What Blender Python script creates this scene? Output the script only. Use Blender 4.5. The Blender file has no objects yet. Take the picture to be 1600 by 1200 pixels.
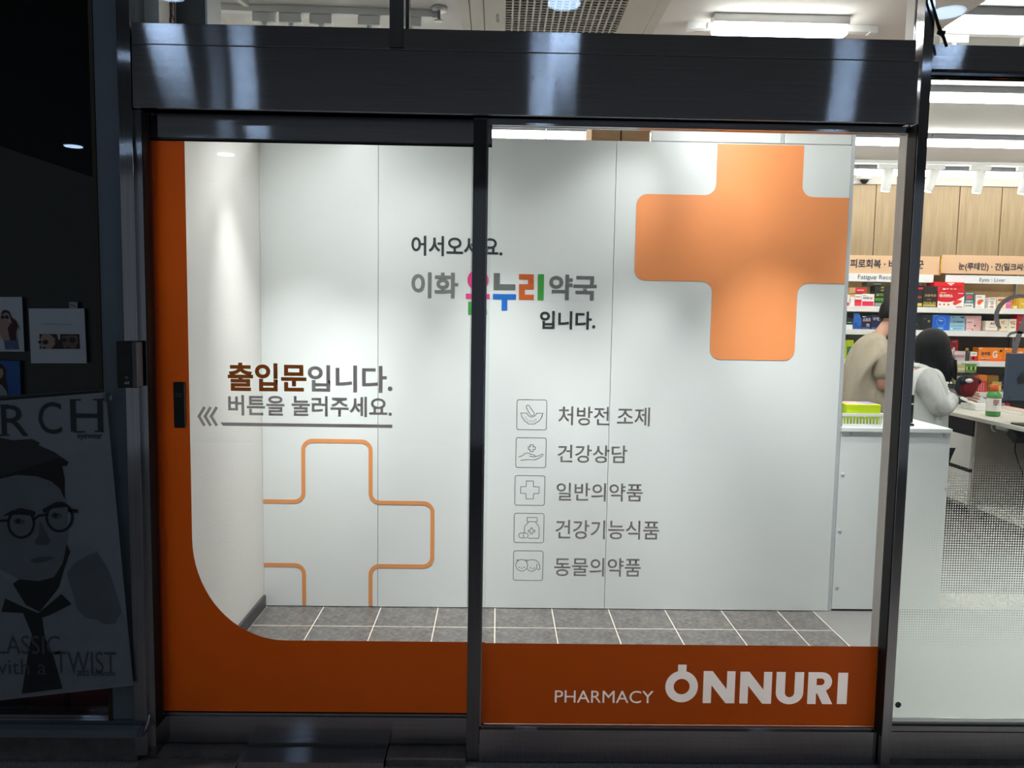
import bpy, bmesh, math, random
from mathutils import Vector, Matrix

random.seed(7)
SC = bpy.context.scene
COL = SC.collection
PI = math.pi

# ------------------------------------------------------------------ camera
F, D, H = 1250.0, 2.68, 1.45            # focal length in px (1600x1200), distance to the shop front, eye height
_d = Vector((-21, -111, F)).normalized()
_g = Vector((-240, 14700, F)); _g = (_g - _d * _g.dot(_d)).normalized()
_r = _g.cross(_d)
cam_data = bpy.data.cameras.new('camera')
cam = bpy.data.objects.new('camera', cam_data); COL.objects.link(cam)
cam_data.sensor_width = 36; cam_data.lens = 36 * F / 1600
cam_data.clip_start = 0.05; cam_data.clip_end = 100
cam.matrix_world = Matrix(((_r[0], -_r[1], -_r[2], 0), (_d[0], -_d[1], -_d[2], -D), (-_g[0], _g[1], _g[2], H), (0, 0, 0, 1)))
SC.camera = cam

# ------------------------------------------------------------------ world, exposure
world = bpy.data.worlds.new('night_street'); SC.world = world
world.use_nodes = True
bgn = world.node_tree.nodes['Background']
bgn.inputs[0].default_value = (0.80, 0.91, 1.03, 1); bgn.inputs[1].default_value = 0.12
SC.view_settings.view_transform = 'Standard'; SC.view_settings.look = 'None'
SC.view_settings.gamma = 1; SC.view_settings.use_curve_mapping = False
SC.view_settings.exposure = 0.0
SC.cycles.max_bounces = 8; SC.cycles.diffuse_bounces = 5; SC.cycles.glossy_bounces = 3; SC.cycles.transparent_max_bounces = 16
TUBE = 21.0          # radiance of the store's LED battens
DOWN = 21.0           # radiance of the round downlights of the arcade outside

# ------------------------------------------------------------------ helpers
def S(r, g, b):
    f = lambda c: (c / 255 / 12.92) if c / 255 <= 0.04045 else ((c / 255 + 0.055) / 1.055) ** 2.4
    return (f(r), f(g), f(b), 1)

def P(px, py, Y=0.0):
    """a photo pixel -> X, Z on the vertical plane at depth Y"""
    v = Vector((px - 800, py - 600, F)); t = (Y + D) / v.dot(_d)
    return v.dot(_r) * t, H - v.dot(_g) * t
def PX(px, py, Y=0.0): return P(px, py, Y)[0]
def PZ(px, py, Y=0.0): return P(px, py, Y)[1]
def PF(px, py, z):
    v = Vector((px - 800, py - 600, F)); t = (z - H) / -v.dot(_g)
    return v.dot(_r) * t, v.dot(_d) * t - D
def rect(x0, y0, x1, y1, Y):
    """pixel rectangle -> X0, X1, Z0, Z1 at depth Y"""
    xm, ym = (x0 + x1) / 2, (y0 + y1) / 2
    return PX(x0, ym, Y), PX(x1, ym, Y), PZ(xm, y1, Y), PZ(xm, y0, Y)

def tag(o, label=None, cat=None, group=None, kind=None):
    if label: o['label'] = label
    if cat: o['category'] = cat
    if group: o['group'] = group
    if kind: o['kind'] = kind
    return o
def thing(name, loc, label, cat, group=None, kind=None):
    o = bpy.data.objects.new(name, None); COL.objects.link(o); o.location = loc
    o.empty_display_size = 0.05
    return tag(o, label, cat, group, kind)
def wloc(o):
    v = Vector(o.location)
    while o.parent: o = o.parent; v += Vector(o.location)
    return v
def link(name, me, m, parent=None, label=None):
    """link a mesh given in world coordinates; its origin goes to the middle of its base"""
    o = bpy.data.objects.new(name, me); COL.objects.link(o)
    if me.vertices:
        xs = [v.co.x for v in me.vertices]; ys = [v.co.y for v in me.vertices]; zs = [v.co.z for v in me.vertices]
        c = Vector(((min(xs) + max(xs)) / 2, (min(ys) + max(ys)) / 2, min(zs)))
        me.transform(Matrix.Translation(-c))
    else: c = Vector()
    if parent is not None:
        o.parent = parent; c = c - wloc(parent)
    o.location = c
    if m is not None:
        me.materials.clear(); me.materials.append(m)
    if label: o['label'] = label
    return o
def copy_obj(o, loc, parent=None):
    c = o.copy(); COL.objects.link(c); c.parent = parent
    c.location = Vector(loc) - (wloc(parent) if parent else Vector())
    return c

class MB:
    """collects shapes (world coordinates) into one mesh"""
    def __init__(s): s.v = []; s.f = []; s.sm = []
    def add(s, vs, fs, smooth=False):
        n = len(s.v); s.v += [tuple(v) for v in vs]; s.f += [tuple(i + n for i in f) for f in fs]; s.sm += [smooth] * len(fs)
        return s
    def box(s, x0, x1, y0, y1, z0, z1, M=None):
        vs = [Vector((x, y, z)) for z in (z0, z1) for y in (y0, y1) for x in (x0, x1)]
        if M: vs = [M @ v for v in vs]
        return s.add(vs, [(0, 2, 3, 1), (4, 5, 7, 6), (0, 1, 5, 4), (2, 6, 7, 3), (0, 4, 6, 2), (1, 3, 7, 5)])
    def quad(s, a, b, c, d): return s.add([a, b, c, d], [(0, 1, 2, 3)])
    def tube(s, pts, r, n=10, caps=True, closed=False):
        pts = [Vector(p) for p in pts]; rs = r if isinstance(r, (list, tuple)) else [r] * len(pts)
        vs = []; fs = []; m = len(pts); up = None
        for i, p in enumerate(pts):
            if closed: t = pts[(i + 1) % m] - pts[i - 1]
            else: t = pts[min(i + 1, m - 1)] - pts[max(i - 1, 0)]
            t.normalize()
            if up is None:
                up = Vector((0, 0, 1)) if abs(t.z) < 0.9 else Vector((1, 0, 0))
            a = t.cross(up).normalized(); up = a.cross(t).normalized()
            for k in range(n):
                q = 2 * PI * k / n; vs.append(p + (a * math.cos(q) + up * math.sin(q)) * rs[i])
        for i in range(m if closed else m - 1):
            for k in range(n):
                j = (i + 1) % m
                fs.append((i * n + k, i * n + (k + 1) % n, j * n + (k + 1) % n, j * n + k))
        if caps and not closed: fs += [tuple(range(n))[::-1], tuple((m - 1) * n + k for k in range(n))]
        return s.add(vs, fs, True)
    def lathe(s, c, prof, n=24, axis='z', caps=True):
        vs = []; fs = []; m = len(prof)
        for (r, h) in prof:
            for k in range(n):
                q = 2 * PI * k / n; a, b = r * math.cos(q), r * math.sin(q)
                vs.append({'z': (c[0] + a, c[1] + b, c[2] + h), 'y': (c[0] + a, c[1] + h, c[2] - b), 'x': (c[0] + h, c[1] + a, c[2] + b)}[axis])
        for i in range(m - 1):
            for k in range(n): fs.append((i * n + k, i * n + (k + 1) % n, (i + 1) * n + (k + 1) % n, (i + 1) * n + k))
        if caps: fs += [tuple(range(n))[::-1], tuple((m - 1) * n + k for k in range(n))]
        return s.add(vs, fs, True)
    def ball(s, c, r, n=16, M=None):
        rx, ry, rz = r if isinstance(r, (list, tuple)) else (r, r, r)
        vs = []; fs = []; m = n // 2
        for i in range(m + 1):
            a = PI * i / m
            for k in range(n):
                q = 2 * PI * k / n; v = Vector((rx * math.sin(a) * math.cos(q), ry * math.sin(a) * math.sin(q), -rz * math.cos(a)))
                if M: v = M @ v
                vs.append(v + Vector(c))
        for i in range(m):
            for k in range(n): fs.append((i * n + k, i * n + (k + 1) % n, (i + 1) * n + (k + 1) % n, (i + 1) * n + k))
        return s.add(vs, fs, True)
    def ribbon(s, pts, w, Y, closed=False):
        """flat stroke of width w along (x, z) points on the plane y = Y"""
        m = len(pts); pts = [Vector(p) for p in pts]; ws = w if isinstance(w, (list, tuple)) else [w] * m
        vs = []; fs = []
        for i, p in enumerate(pts):
            a = pts[i - 1] if (closed or i > 0) else p; b = pts[(i + 1) % m] if (closed or i < m - 1) else p
            d1 = (p - a).normalized() if (p - a).length > 1e-9 else (b - p).normalized()
            d2 = (b - p).normalized() if (b - p).length > 1e-9 else d1
            t = (d1 + d2); t = t.normalized() if t.length > 1e-6 else d1
            nrm = Vector((-t.y, t.x)); k = max(0.4, nrm.dot(Vector((-d1.y, d1.x))))
            o = nrm * (ws[i] / 2 / k)
            vs += [(p.x + o.x, Y, p.y + o.y), (p.x - o.x, Y, p.y - o.y)]
        for i in range(m if closed else m - 1):
            j = (i + 1) % m; fs.append((2 * i, 2 * i + 1, 2 * j + 1, 2 * j))
        return s.add(vs, fs)
    def build(s, name, m, parent=None, label=None, bevel=0.0, smooth=None):
        me = bpy.data.meshes.new(name); me.from_pydata(s.v, [], s.f)
        for p, q in zip(me.polygons, s.sm): p.use_smooth = q if smooth is None else smooth
        if bevel:
            bm = bmesh.new(); bm.from_mesh(me)
            es = [e for e in bm.edges if len(e.link_faces) == 2 and e.calc_face_angle(0) > 0.9]
            bmesh.ops.bevel(bm, geom=es, offset=bevel, segments=2, affect='EDGES', profile=0.6)
            bm.to_mesh(me); bm.free()
        me.update()
        return link(name, me, m, parent, label)

def box(name, x0, x1, y0, y1, z0, z1, m, parent=None, label=None, bevel=0.0):
    return MB().box(x0, x1, y0, y1, z0, z1).build(name, m, parent, label, bevel)

def flat(name, outlines, Y, m, parent=None, label=None, thick=0.0):
    """filled flat shape on the plane y = Y from (x, z) outlines (inner outlines are holes)"""
    c = bpy.data.curves.new(name, 'CURVE'); c.dimensions = '2D'; c.fill_mode = 'FRONT' if not thick else 'BOTH'
    c.extrude = thick / 2
    for ol in outlines:
        sp = c.splines.new('POLY'); sp.points.add(len(ol) - 1); sp.use_cyclic_u = True
        for q, (x, z) in zip(sp.points, ol): q.co = (x, z, 0, 1)
    o = bpy.data.objects.new(name, c)
    me = bpy.data.meshes.new_from_object(o)
    bpy.data.objects.remove(o); bpy.data.curves.remove(c)
    for v in me.vertices: v.co = (v.co.x, Y - v.co.z, v.co.y)
    me.name = name
    return link(name, me, m, parent, label)
def pxflat(name, pts, Y, m, parent=None, label=None, holes=()):
    return flat(name, [[P(x, y, Y) for x, y in pts]] + [[P(x, y, Y) for x, y in h] for h in holes], Y, m, parent, label)

_text_cache = {}
def text_mesh(body, bold):
    if 'o' not in _text_cache:
        c = bpy.data.curves.new('t', 'FONT'); c.size = 1; c.fill_mode = 'FRONT'; c.resolution_u = 4
        _text_cache['o'] = bpy.data.objects.new('t', c)
    o = _text_cache['o']; o.data.body = body; o.data.offset = bold
    return bpy.data.meshes.new_from_object(o)
def mesh_loops(me, off=(0, 0, 0)):
    """boundary outlines of a flat mesh on an upright plane, as (x, z) lists"""
    cnt = {}
    for p in me.polygons:
        for e in p.edge_keys: cnt[e] = cnt.get(e, 0) + 1
    nb = {}
    for (a, b), c in cnt.items():
        if c == 1: nb.setdefault(a, []).append(b); nb.setdefault(b, []).append(a)
    seen = set(); out = []
    for v in nb:
        if v in seen: continue
        loop = [v]; seen.add(v); cur = v
        while True:
            nx = [w for w in nb[cur] if w not in seen]
            if not nx: break
            cur = nx[0]; seen.add(cur); loop.append(cur)
        if len(loop) > 2: out.append([(me.vertices[i].co.x + off[0], me.vertices[i].co.z + off[2]) for i in loop])
    return out
def text(name, body, x0, x1, z0, z1, Y, m, parent=None, label=None, bold=0.02, rot=0, shear=0.0):
    """lettering fitted into the rectangle x0..x1, z0..z1 on the plane y = Y"""
    me = text_mesh(body, bold)
    vs = [Matrix.Rotation(rot, 2) @ Vector((v.co.x + shear * v.co.y, v.co.y)) for v in me.vertices]
    ax, bx = min(v.x for v in vs), max(v.x for v in vs); ay, by = min(v.y for v in vs), max(v.y for v in vs)
    for v, q in zip(me.vertices, vs):
        v.co = (x0 + (q.x - ax) / (bx - ax) * (x1 - x0), Y, z0 + (q.y - ay) / (by - ay) * (z1 - z0))
    me.name = name
    return link(name, me, m, parent, label)
def pxtext(name, body, r, Y, m, parent=None, label=None, bold=0.02, **k):
    x0, x1, z0, z1 = rect(*r, Y)
    return text(name, body, x0, x1, z0, z1, Y, m, parent, label, bold, **k)

def arc(cx, cz, r, a0, a1, n=8):
    return [(cx + r * math.cos(math.radians(a0 + (a1 - a0) * i / n)), cz + r * math.sin(math.radians(a0 + (a1 - a0) * i / n))) for i in range(n + 1)]
def rrect(x0, x1, z0, z1, r, n=6):
    return arc(x1 - r, z1 - r, r, 90, 0, n) + arc(x1 - r, z0 + r, r, 0, -90, n) + arc(x0 + r, z0 + r, r, -90, -180, n) + arc(x0 + r, z1 - r, r, 180, 90, n)
def cross_outline(xl, xa, xb, xr, zt, za, zb, zbot, r, ends=(1, 1, 1, 1), n=7):
    """plus shape, clockwise from the top arm; ends = rounded top, right, bottom, left"""
    o = []
    rt, rr, rb, rl = [r if e else 0.0004 for e in ends]
    o += arc(xa + rt, zt - rt, rt, 180, 90, n) + arc(xb - rt, zt - rt, rt, 90, 0, n)
    o += arc(xb + r, za + r, r, 180, 270, n)
    o += arc(xr - rr, za - rr, rr, 90, 0, n) + arc(xr - rr, zb + rr, rr, 0, -90, n)
    o += arc(xb + r, zb - r, r, 90, 180, n)
    o += arc(xb - rb, zbot + rb, rb, 0, -90, n) + arc(xa + rb, zbot + rb, rb, -90, -180, n)
    o += arc(xa - r, zb - r, r, 0, 90, n)
    o += arc(xl + rl, zb + rl, rl, -90, -180, n) + arc(xl + rl, za - rl, rl, 180, 90, n)
    o += arc(xa - r, za + r, r, -90, 0, n)
    return o

# ------------------------------------------------------------------ materials
def nt(m): return m.node_tree.nodes, m.node_tree.links
def new_mat(name):
    m = bpy.data.materials.new(name); m.use_nodes = True; return m
def mat(name, col, rough=0.5, metal=0.0, var=0.06, scale=14.0, stretch=(1, 1, 1), bump=0.0, spec=0.5, alpha=1.0, trans=0.0, col2=None, detail=4.0, bdist=0.01):
    """principled surface whose colour wanders a little with a noise texture"""
    m = new_mat(name); N, L = nt(m); b = N['Principled BSDF']
    tc = N.new('ShaderNodeTexCoord'); mp = N.new('ShaderNodeMapping'); mp.inputs['Scale'].default_value = stretch
    nz = N.new('ShaderNodeTexNoise'); nz.inputs['Scale'].default_value = scale; nz.inputs['Detail'].default_value = detail
    cr = N.new('ShaderNodeValToRGB'); cr.color_ramp.elements[0].position = 0.3; cr.color_ramp.elements[1].position = 0.7
    c2 = col2 or tuple(min(1, c * (1 + var)) for c in col[:3]) + (1,); c1 = col if col2 else tuple(c * (1 - var) for c in col[:3]) + (1,)
    cr.color_ramp.elements[0].color = c1; cr.color_ramp.elements[1].color = c2
    L.new(tc.outputs['Object'], mp.inputs[0]); L.new(mp.outputs[0], nz.inputs['Vector']); L.new(nz.outputs['Fac'], cr.inputs[0]); L.new(cr.outputs[0], b.inputs['Base Color'])
    b.inputs['Roughness'].default_value = rough; b.inputs['Metallic'].default_value = metal
    b.inputs['Specular IOR Level'].default_value = spec; b.inputs['Alpha'].default_value = alpha
    b.inputs['Transmission Weight'].default_value = trans
    if bump:
        bp = N.new('ShaderNodeBump'); bp.inputs['Strength'].default_value = bump; bp.inputs['Distance'].default_value = bdist
        L.new(nz.outputs['Fac'], bp.inputs['Height']); L.new(bp.outputs[0], b.inputs['Normal'])
    return m
def emit(name, col, s):
    m = new_mat(name); N, L = nt(m); N.remove(N['Principled BSDF'])
    e = N.new('ShaderNodeEmission'); e.inputs[0].default_value = col; e.inputs[1].default_value = s
    nz = N.new('ShaderNodeTexNoise'); nz.inputs['Scale'].default_value = 3
    mx = N.new('ShaderNodeMix'); mx.data_type = 'RGBA'; mx.inputs[6].default_value = col; mx.inputs[7].default_value = tuple(c * 0.97 for c in col[:3]) + (1,)
    L.new(nz.outputs['Fac'], mx.inputs[0]); L.new(mx.outputs[2], e.inputs[0])
    L.new(e.outputs[0], N['Material Output'].inputs[0]); return m
def steel(name, along, col=(0.42, 0.42, 0.44, 1), rough=0.10, spread=0.16):
    """stainless steel brushed along `along`: the fine scratches scatter light only across the brushing"""
    m = mat(name, col, rough, 1.0, var=0.10, scale=1.0, stretch=tuple(3 if t else 260 for t in along)); N, L = nt(m); b = N['Principled BSDF']
    geo = N.new('ShaderNodeNewGeometry')
    def vm(op, a, c=None, s_=None):
        n = N.new('ShaderNodeVectorMath'); n.operation = op
        for i, v in enumerate((a, c)):
            if v is None: continue
            if isinstance(v, tuple): n.inputs[i].default_value = v
            else: L.new(v, n.inputs[i])
        if s_ is not None:
            if isinstance(s_, float): n.inputs['Scale'].default_value = s_
            else: L.new(s_, n.inputs['Scale'])
        return n
    across = vm('CROSS_PRODUCT', geo.outputs['Normal'], tuple(float(t) for t in along)).outputs[0]
    wn = N.new('ShaderNodeTexWhiteNoise'); wn.noise_dimensions = '3D'; L.new(geo.outputs['Position'], wn.inputs['Vector'])
    sm = vm('DOT_PRODUCT', wn.outputs['Color'], (1, 1, 1)).outputs['Value']
    tl = N.new('ShaderNodeMath'); tl.operation = 'MULTIPLY_ADD'; tl.inputs[1].default_value = spread; tl.inputs[2].default_value = -1.5 * spread; L.new(sm, tl.inputs[0])
    wz = N.new('ShaderNodeTexNoise'); wz.inputs['Scale'].default_value = 2.6; wz.inputs['Detail'].default_value = 1.0; L.new(geo.outputs['Position'], wz.inputs['Vector'])
    wb = N.new('ShaderNodeMath'); wb.operation = 'MULTIPLY_ADD'; wb.inputs[1].default_value = 0.034; wb.inputs[2].default_value = -0.017; L.new(wz.outputs['Fac'], wb.inputs[0])
    a = vm('SCALE', across, None, tl.outputs[0]).outputs[0]
    w = vm('SCALE', tuple(float(t) for t in along), None, wb.outputs[0]).outputs[0]
    n1 = vm('ADD', geo.outputs['Normal'], a).outputs[0]; n2 = vm('ADD', n1, w).outputs[0]; n3 = vm('NORMALIZE', n2).outputs[0]
    L.new(n3, b.inputs['Normal']); L.new(across, b.inputs['Tangent']); b.inputs['Anisotropic'].default_value = 1.0
    return m
def glass(name, tint=(0.96, 0.985, 0.975, 1), f0=0.03):
    m = new_mat(name); N, L = nt(m); N.remove(N['Principled BSDF'])
    tr = N.new('ShaderNodeBsdfTransparent'); tr.inputs[0].default_value = tint
    gl = N.new('ShaderNodeBsdfGlossy'); gl.inputs['Roughness'].default_value = 0.0
    lw = N.new('ShaderNodeLayerWeight'); lw.inputs[0].default_value = 0.5
    pw = N.new('ShaderNodeMath'); pw.operation = 'POWER'; pw.inputs[1].default_value = 5
    ma = N.new('ShaderNodeMath'); ma.operation = 'MULTIPLY_ADD'; ma.inputs[1].default_value = 1 - f0; ma.inputs[2].default_value = f0
    mx = N.new('ShaderNodeMixShader')
    L.new(lw.outputs['Facing'], pw.inputs[0]); L.new(pw.outputs[0], ma.inputs[0]); L.new(ma.outputs[0], mx.inputs[0])
    L.new(tr.outputs[0], mx.inputs[1]); L.new(gl.outputs[0], mx.inputs[2]); L.new(mx.outputs[0], N['Material Output'].inputs[0])
    return m
def film(name, col, tcol, k=0.5, rough=0.5):
    """vinyl film: reflects its colour and lets some light through from behind"""
    m = new_mat(name); N, L = nt(m); N.remove(N['Principled BSDF'])
    df = N.new('ShaderNodeBsdfDiffuse'); df.inputs[0].default_value = col
    tl = N.new('ShaderNodeBsdfTranslucent'); tl.inputs[0].default_value = tcol
    gl = N.new('ShaderNodeBsdfGlossy'); gl.inputs['Roughness'].default_value = 0.35; gl.inputs[0].default_value = (1, 1, 1, 1)
    nz = N.new('ShaderNodeTexNoise'); nz.inputs['Scale'].default_value = 40
    mr = N.new('ShaderNodeMapRange'); mr.inputs[3].default_value = k - 0.02; mr.inputs[4].default_value = k + 0.02
    L.new(nz.outputs['Fac'], mr.inputs[0])
    a = N.new('ShaderNodeMixShader'); b = N.new('ShaderNodeMixShader'); b.inputs[0].default_value = 0.03
    L.new(mr.outputs[0], a.inputs[0]); L.new(df.outputs[0], a.inputs[1]); L.new(tl.outputs[0], a.inputs[2])
    L.new(a.outputs[0], b.inputs[1]); L.new(gl.outputs[0], b.inputs[2]); L.new(b.outputs[0], N['Material Output'].inputs[0])
    return m

M = {}
M['steel_h'] = steel('steel_brushed_lengthways', (1, 0, 0))
M['steel_v'] = steel('steel_brushed_upright', (0, 0, 1))
M['steel_dark'] = steel('steel_dark_frame', (0, 0, 1), (0.22, 0.22, 0.24, 1))
M['glass'] = glass('clear_glass')
M['white_panel'] = mat('white_panel', S(232, 236, 236), 0.35, var=0.015, scale=3)
M['white_wall'] = mat('white_wallpaper', S(240, 238, 234), 0.8, var=0.02, scale=120, bump=0.12)
M['white_alu'] = mat('white_aluminium', S(205, 210, 214), 0.4, 0.2, var=0.02)
M['ceiling'] = mat('ceiling_paint', S(228, 224, 219), 0.9, var=0.02, scale=4)
M['wall_plain'] = mat('store_wall_paint', S(215, 210, 204), 0.9, var=0.02, scale=4)
M['unlit_wall'] = mat('unlit_shop_wall', S(14, 17, 22), 0.9)  # near-black colour stands in for the darkness of the closed shop
M['canopy'] = mat('arcade_soffit', S(120, 120, 122), 0.9)
M['black_marble'] = mat('black_marble', S(52, 52, 54), 0.35, col2=S(74, 74, 76), scale=9, stretch=(1, 3, 1), detail=9)
M['tile'] = mat('grey_stone_tile', S(74, 71, 70), 0.36, col2=S(118, 114, 111), scale=48, detail=14, bump=0.06)
M['grout'] = mat('pale_grout', S(214, 204, 190), 0.9)
M['store_floor'] = mat('store_floor_tile', S(92, 90, 90), 0.45, col2=S(112, 109, 108), scale=8)
M['plate_floor'] = mat('pale_floor_plate', S(128, 126, 124), 0.4, var=0.05)
M['granite'] = mat('dark_granite', S(128, 122, 119), 0.6, col2=S(190, 182, 178), scale=160, detail=2, bump=0.1)
M['stone'] = mat('worn_dark_stone', S(96, 92, 90), 0.6, col2=S(126, 121, 118), scale=18, detail=6)
M['grey_paint'] = mat('blue_grey_paint', S(112, 122, 130), 0.6, var=0.05)
M['bronze'] = mat('bronze_edge', S(70, 62, 48), 0.4, 0.6)
M['black'] = mat('black_plastic', S(20, 20, 22), 0.35)
M['black_soft'] = mat('black_rubber', S(16, 16, 17), 0.7)
M['grey_plastic'] = mat('grey_plastic', S(96, 98, 102), 0.45)
M['white_plastic'] = mat('white_plastic', S(238, 238, 236), 0.4, var=0.02)
M['wood'] = mat('pale_oak', S(166, 143, 110), 0.5, col2=S(148, 124, 92), scale=5, stretch=(9, 9, 0.7), detail=8)
M['wood_back'] = mat('warm_oak_back', S(222, 188, 138), 0.6, var=0.05, scale=5, stretch=(6, 6, .6))
M['sign_peach'] = mat('peach_sign', S(222, 182, 146), 0.6, var=0.02)
M['sign_white'] = mat('white_sign', S(236, 236, 238), 0.6, var=0.01)
M['ink'] = mat('dark_ink', S(44, 44, 54), 0.6)
M['ink_black'] = mat('black_print', S(42, 48, 50), 0.6)
M['ink_grey'] = mat('grey_print', S(128, 130, 128), 0.6)
M['ink_grey2'] = mat('mid_grey_print', S(110, 112, 112), 0.6)
M['print_orange'] = mat('orange_print', S(252, 158, 96), 0.5, var=0.01)
M['print_line'] = mat('pale_orange_print', S(232, 154, 92), 0.5, var=0.01)
M['logo_pink'] = mat('logo_pink', S(236, 64, 140), 0.5, var=0.02)
M['logo_blue'] = mat('logo_blue', S(26, 112, 206), 0.5, var=0.02)
M['logo_green'] = mat('logo_green', S(62, 160, 66), 0.5, var=0.02)
M['logo_orange'] = mat('logo_orange', S(214, 100, 34), 0.5, var=0.02)
M['film_orange'] = film('orange_film', S(216, 84, 8), (0.49, 0.078, 0.002, 1), 0.5)
M['film_brown'] = film('brown_orange_film', S(190, 90, 30), (0.30, 0.085, 0.010, 1), 0.55)
M['film_grey'] = film('grey_film', S(170, 164, 165), (0.40, 0.375, 0.38, 1), 0.6)
M['film_grey_dim'] = film('dim_grey_film', S(120, 114, 118), (0.19, 0.178, 0.185, 1), 0.6)  # the grey film again, darkened in colour against the brighter backlight
M['film_pale'] = film('pale_film', S(225, 215, 214), (1.0, 0.90, 0.90, 1), 0.88)
M['tube'] = emit('led_batten_light', (1.0, 0.985, 0.95, 1), TUBE)
M['down'] = emit('arcade_downlight', (0.52, 0.72, 1.0, 1), DOWN)
M['down_in'] = emit('store_downlight', (1, 0.97, 0.92, 1), 6)
M['cardboard'] = mat('brown_cardboard', S(150, 118, 88), 0.8, var=0.08, stretch=(1, 1, 6))
M['chrome_grey'] = mat('pale_metal', S(190, 190, 190), 0.35, 0.8)
M['void'] = mat('dark_void', S(50, 48, 46), 0.8)

def dots_material():
    """white dot film: dots grow towards the bottom until they merge"""
    m = new_mat('white_dot_film'); N, L = nt(m); N.remove(N['Principled BSDF'])
    tc = N.new('ShaderNodeTexCoord'); sp = N.new('ShaderNodeSeparateXYZ'); L.new(tc.outputs['Object'], sp.inputs[0])
    def math_(op, a, b=None):
        n = N.new('ShaderNodeMath'); n.operation = op
        for i, v in enumerate((a, b)):
            if v is None: continue
            if isinstance(v, (int, float)): n.inputs[i].default_value = v
            else: L.new(v, n.inputs[i])
        return n.outputs[0]
    k = 2 * PI / 0.0088
    a = math_('COSINE', math_('MULTIPLY', sp.outputs['X'], k)); b = math_('COSINE', math_('MULTIPLY', sp.outputs['Z'], k))
    pat = math_('MULTIPLY', math_('ADD', a, b), 0.25)                # -0.5 .. 0.5 checker of round dots
    mr = N.new('ShaderNodeMapRange'); mr.clamp = True                 # height above the film's bottom edge -> coverage
    mr.inputs[1].default_value = 0.20; mr.inputs[2].default_value = 1.02; mr.inputs[3].default_value = 0.56; mr.inputs[4].default_value = -0.62
    L.new(sp.outputs['Z'], mr.inputs[0])
    fac = math_('GREATER_THAN', math_('ADD', pat, mr.outputs[0]), 0.0)
    tr = N.new('ShaderNodeBsdfTransparent')
    df = N.new('ShaderNodeBsdfDiffuse'); df.inputs[0].default_value = S(236, 242, 238)
    tl = N.new('ShaderNodeBsdfTranslucent'); tl.inputs[0].default_value = S(240, 248, 244)
    x = N.new('ShaderNodeMixShader'); x.inputs[0].default_value = 0.66; L.new(df.outputs[0], x.inputs[1]); L.new(tl.outputs[0], x.inputs[2])
    y = N.new('ShaderNodeMixShader'); L.new(fac, y.inputs[0]); L.new(tr.outputs[0], y.inputs[1]); L.new(x.outputs[0], y.inputs[2])
    L.new(y.outputs[0], N['Material Output'].inputs[0]); return m
M['dots'] = dots_material()

# ================================================================== the setting
YH = -0.06           # front of header and posts
YD = 0.045           # glass of the sliding door
YP = 1.15            # partition facing the entrance
ZO = -0.105          # pavement outside
ZC = 2.70            # store ceiling
ZT = 2.60            # lower ceiling over the entrance
XL = -1.128          # side wall of the entrance
YB = 4.62            # back wall
XR = 5.6
XP = 1.344           # inner face of the right post

# --- floors
fl = thing('floor', (0, 0, 0), 'grey stone tile floor of the entrance and store', 'floor', kind='structure')
box('grout_bed', XL, XR, 0.09, YB + .1, -0.06, -0.0007, M['grout'], fl)
x_lines = [-0.836 + 0.28 * k for k in range(-1, 9)] + [1.583]
y_lines = [0.09, 0.35, 0.63, 0.91, 1.19]
proto = {}
for i in range(len(x_lines) - 1):
    for j in range(len(y_lines) - 1):
        x0, x1, y0, y1 = x_lines[i] + .0025, x_lines[i + 1] - .0025, y_lines[j] + .003, y_lines[j + 1] - .003
        key = (round(x1 - x0, 3), round(y1 - y0, 3))
        if key not in proto: proto[key] = box('tile', x0, x1, y0, y1, -0.006, 0.0, M['tile'], fl)
        else: copy_obj(proto[key], ((x0 + x1) / 2, (y0 + y1) / 2, -0.006), fl)
box('floor_plate', 1.586, 1.90, 0.09, 1.42, -0.006, 0.001, M['plate_floor'], fl, 'pale smooth floor plate at the end of the partition')
for i in range(14):
    for j in range(4):
        x0, y0 = 1.904 + i * .264, 0.09 + j * .28
        if i == 0 and j == 0: sp_ = box('tile', x0, x0 + .26, y0, y0 + .276, -0.006, 0, M['store_floor'], fl)
        else: copy_obj(sp_, (x0 + .13, y0 + .138, -.006), fl)
box('floor_covering', XL, XR, 1.44, YB, -0.006, 0.0, M['store_floor'], fl)
box('floor_front', -4.5, 5.5, -6.5, 0.09, ZO - .08, ZO, M['granite'])
tag(bpy.data.objects['floor_front'], 'dark speckled granite pavement in front of the shop', 'pavement', kind='structure')

# --- ceiling, walls
tag(box('ceiling_entrance', XL, 1.74, 0.09, 1.24, ZT, ZC - .001, M['ceiling']), 'off-white lower ceiling over the entrance passage', 'ceiling', kind='structure')
tag(box('ceiling', XL - .1, XR + .1, 0.09, YB + .1, ZC, ZC + .1, M['ceiling']), 'off-white store ceiling with tracks and lights', 'ceiling', kind='structure')
wl = box('wall_left', XL - .12, XL, 0.06, YB, -0.02, ZC, M['white_wall'])
tag(wl, 'white textured side wall left of the entrance passage', 'wall', kind='structure')
tag(box('baseboard_left', XL + .001, XL + .013, 0.09, YP - .012, 0.001, PZ(414, 928, YP), M['black_marble']), 'black marble baseboard along the white side wall', 'baseboard', kind='structure')
tag(box('wall_back', XL - .1, XR + .1, YB, YB + .1, -0.02, ZC, M['wall_plain']), 'pale back wall behind the medicine shelves', 'wall', kind='structure')
tag(box('wall_right', XR, XR + .1, 0.06, YB, -0.02, ZC, M['wall_plain']), 'pale side wall at the far right of the store', 'wall', kind='structure')
tag(box('wall_front', -4.5, 5.6, -0.02, 0.09, 2.74, 3.2, M['grey_paint']), 'grey lintel above the shop front', 'wall', kind='structure')
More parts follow.
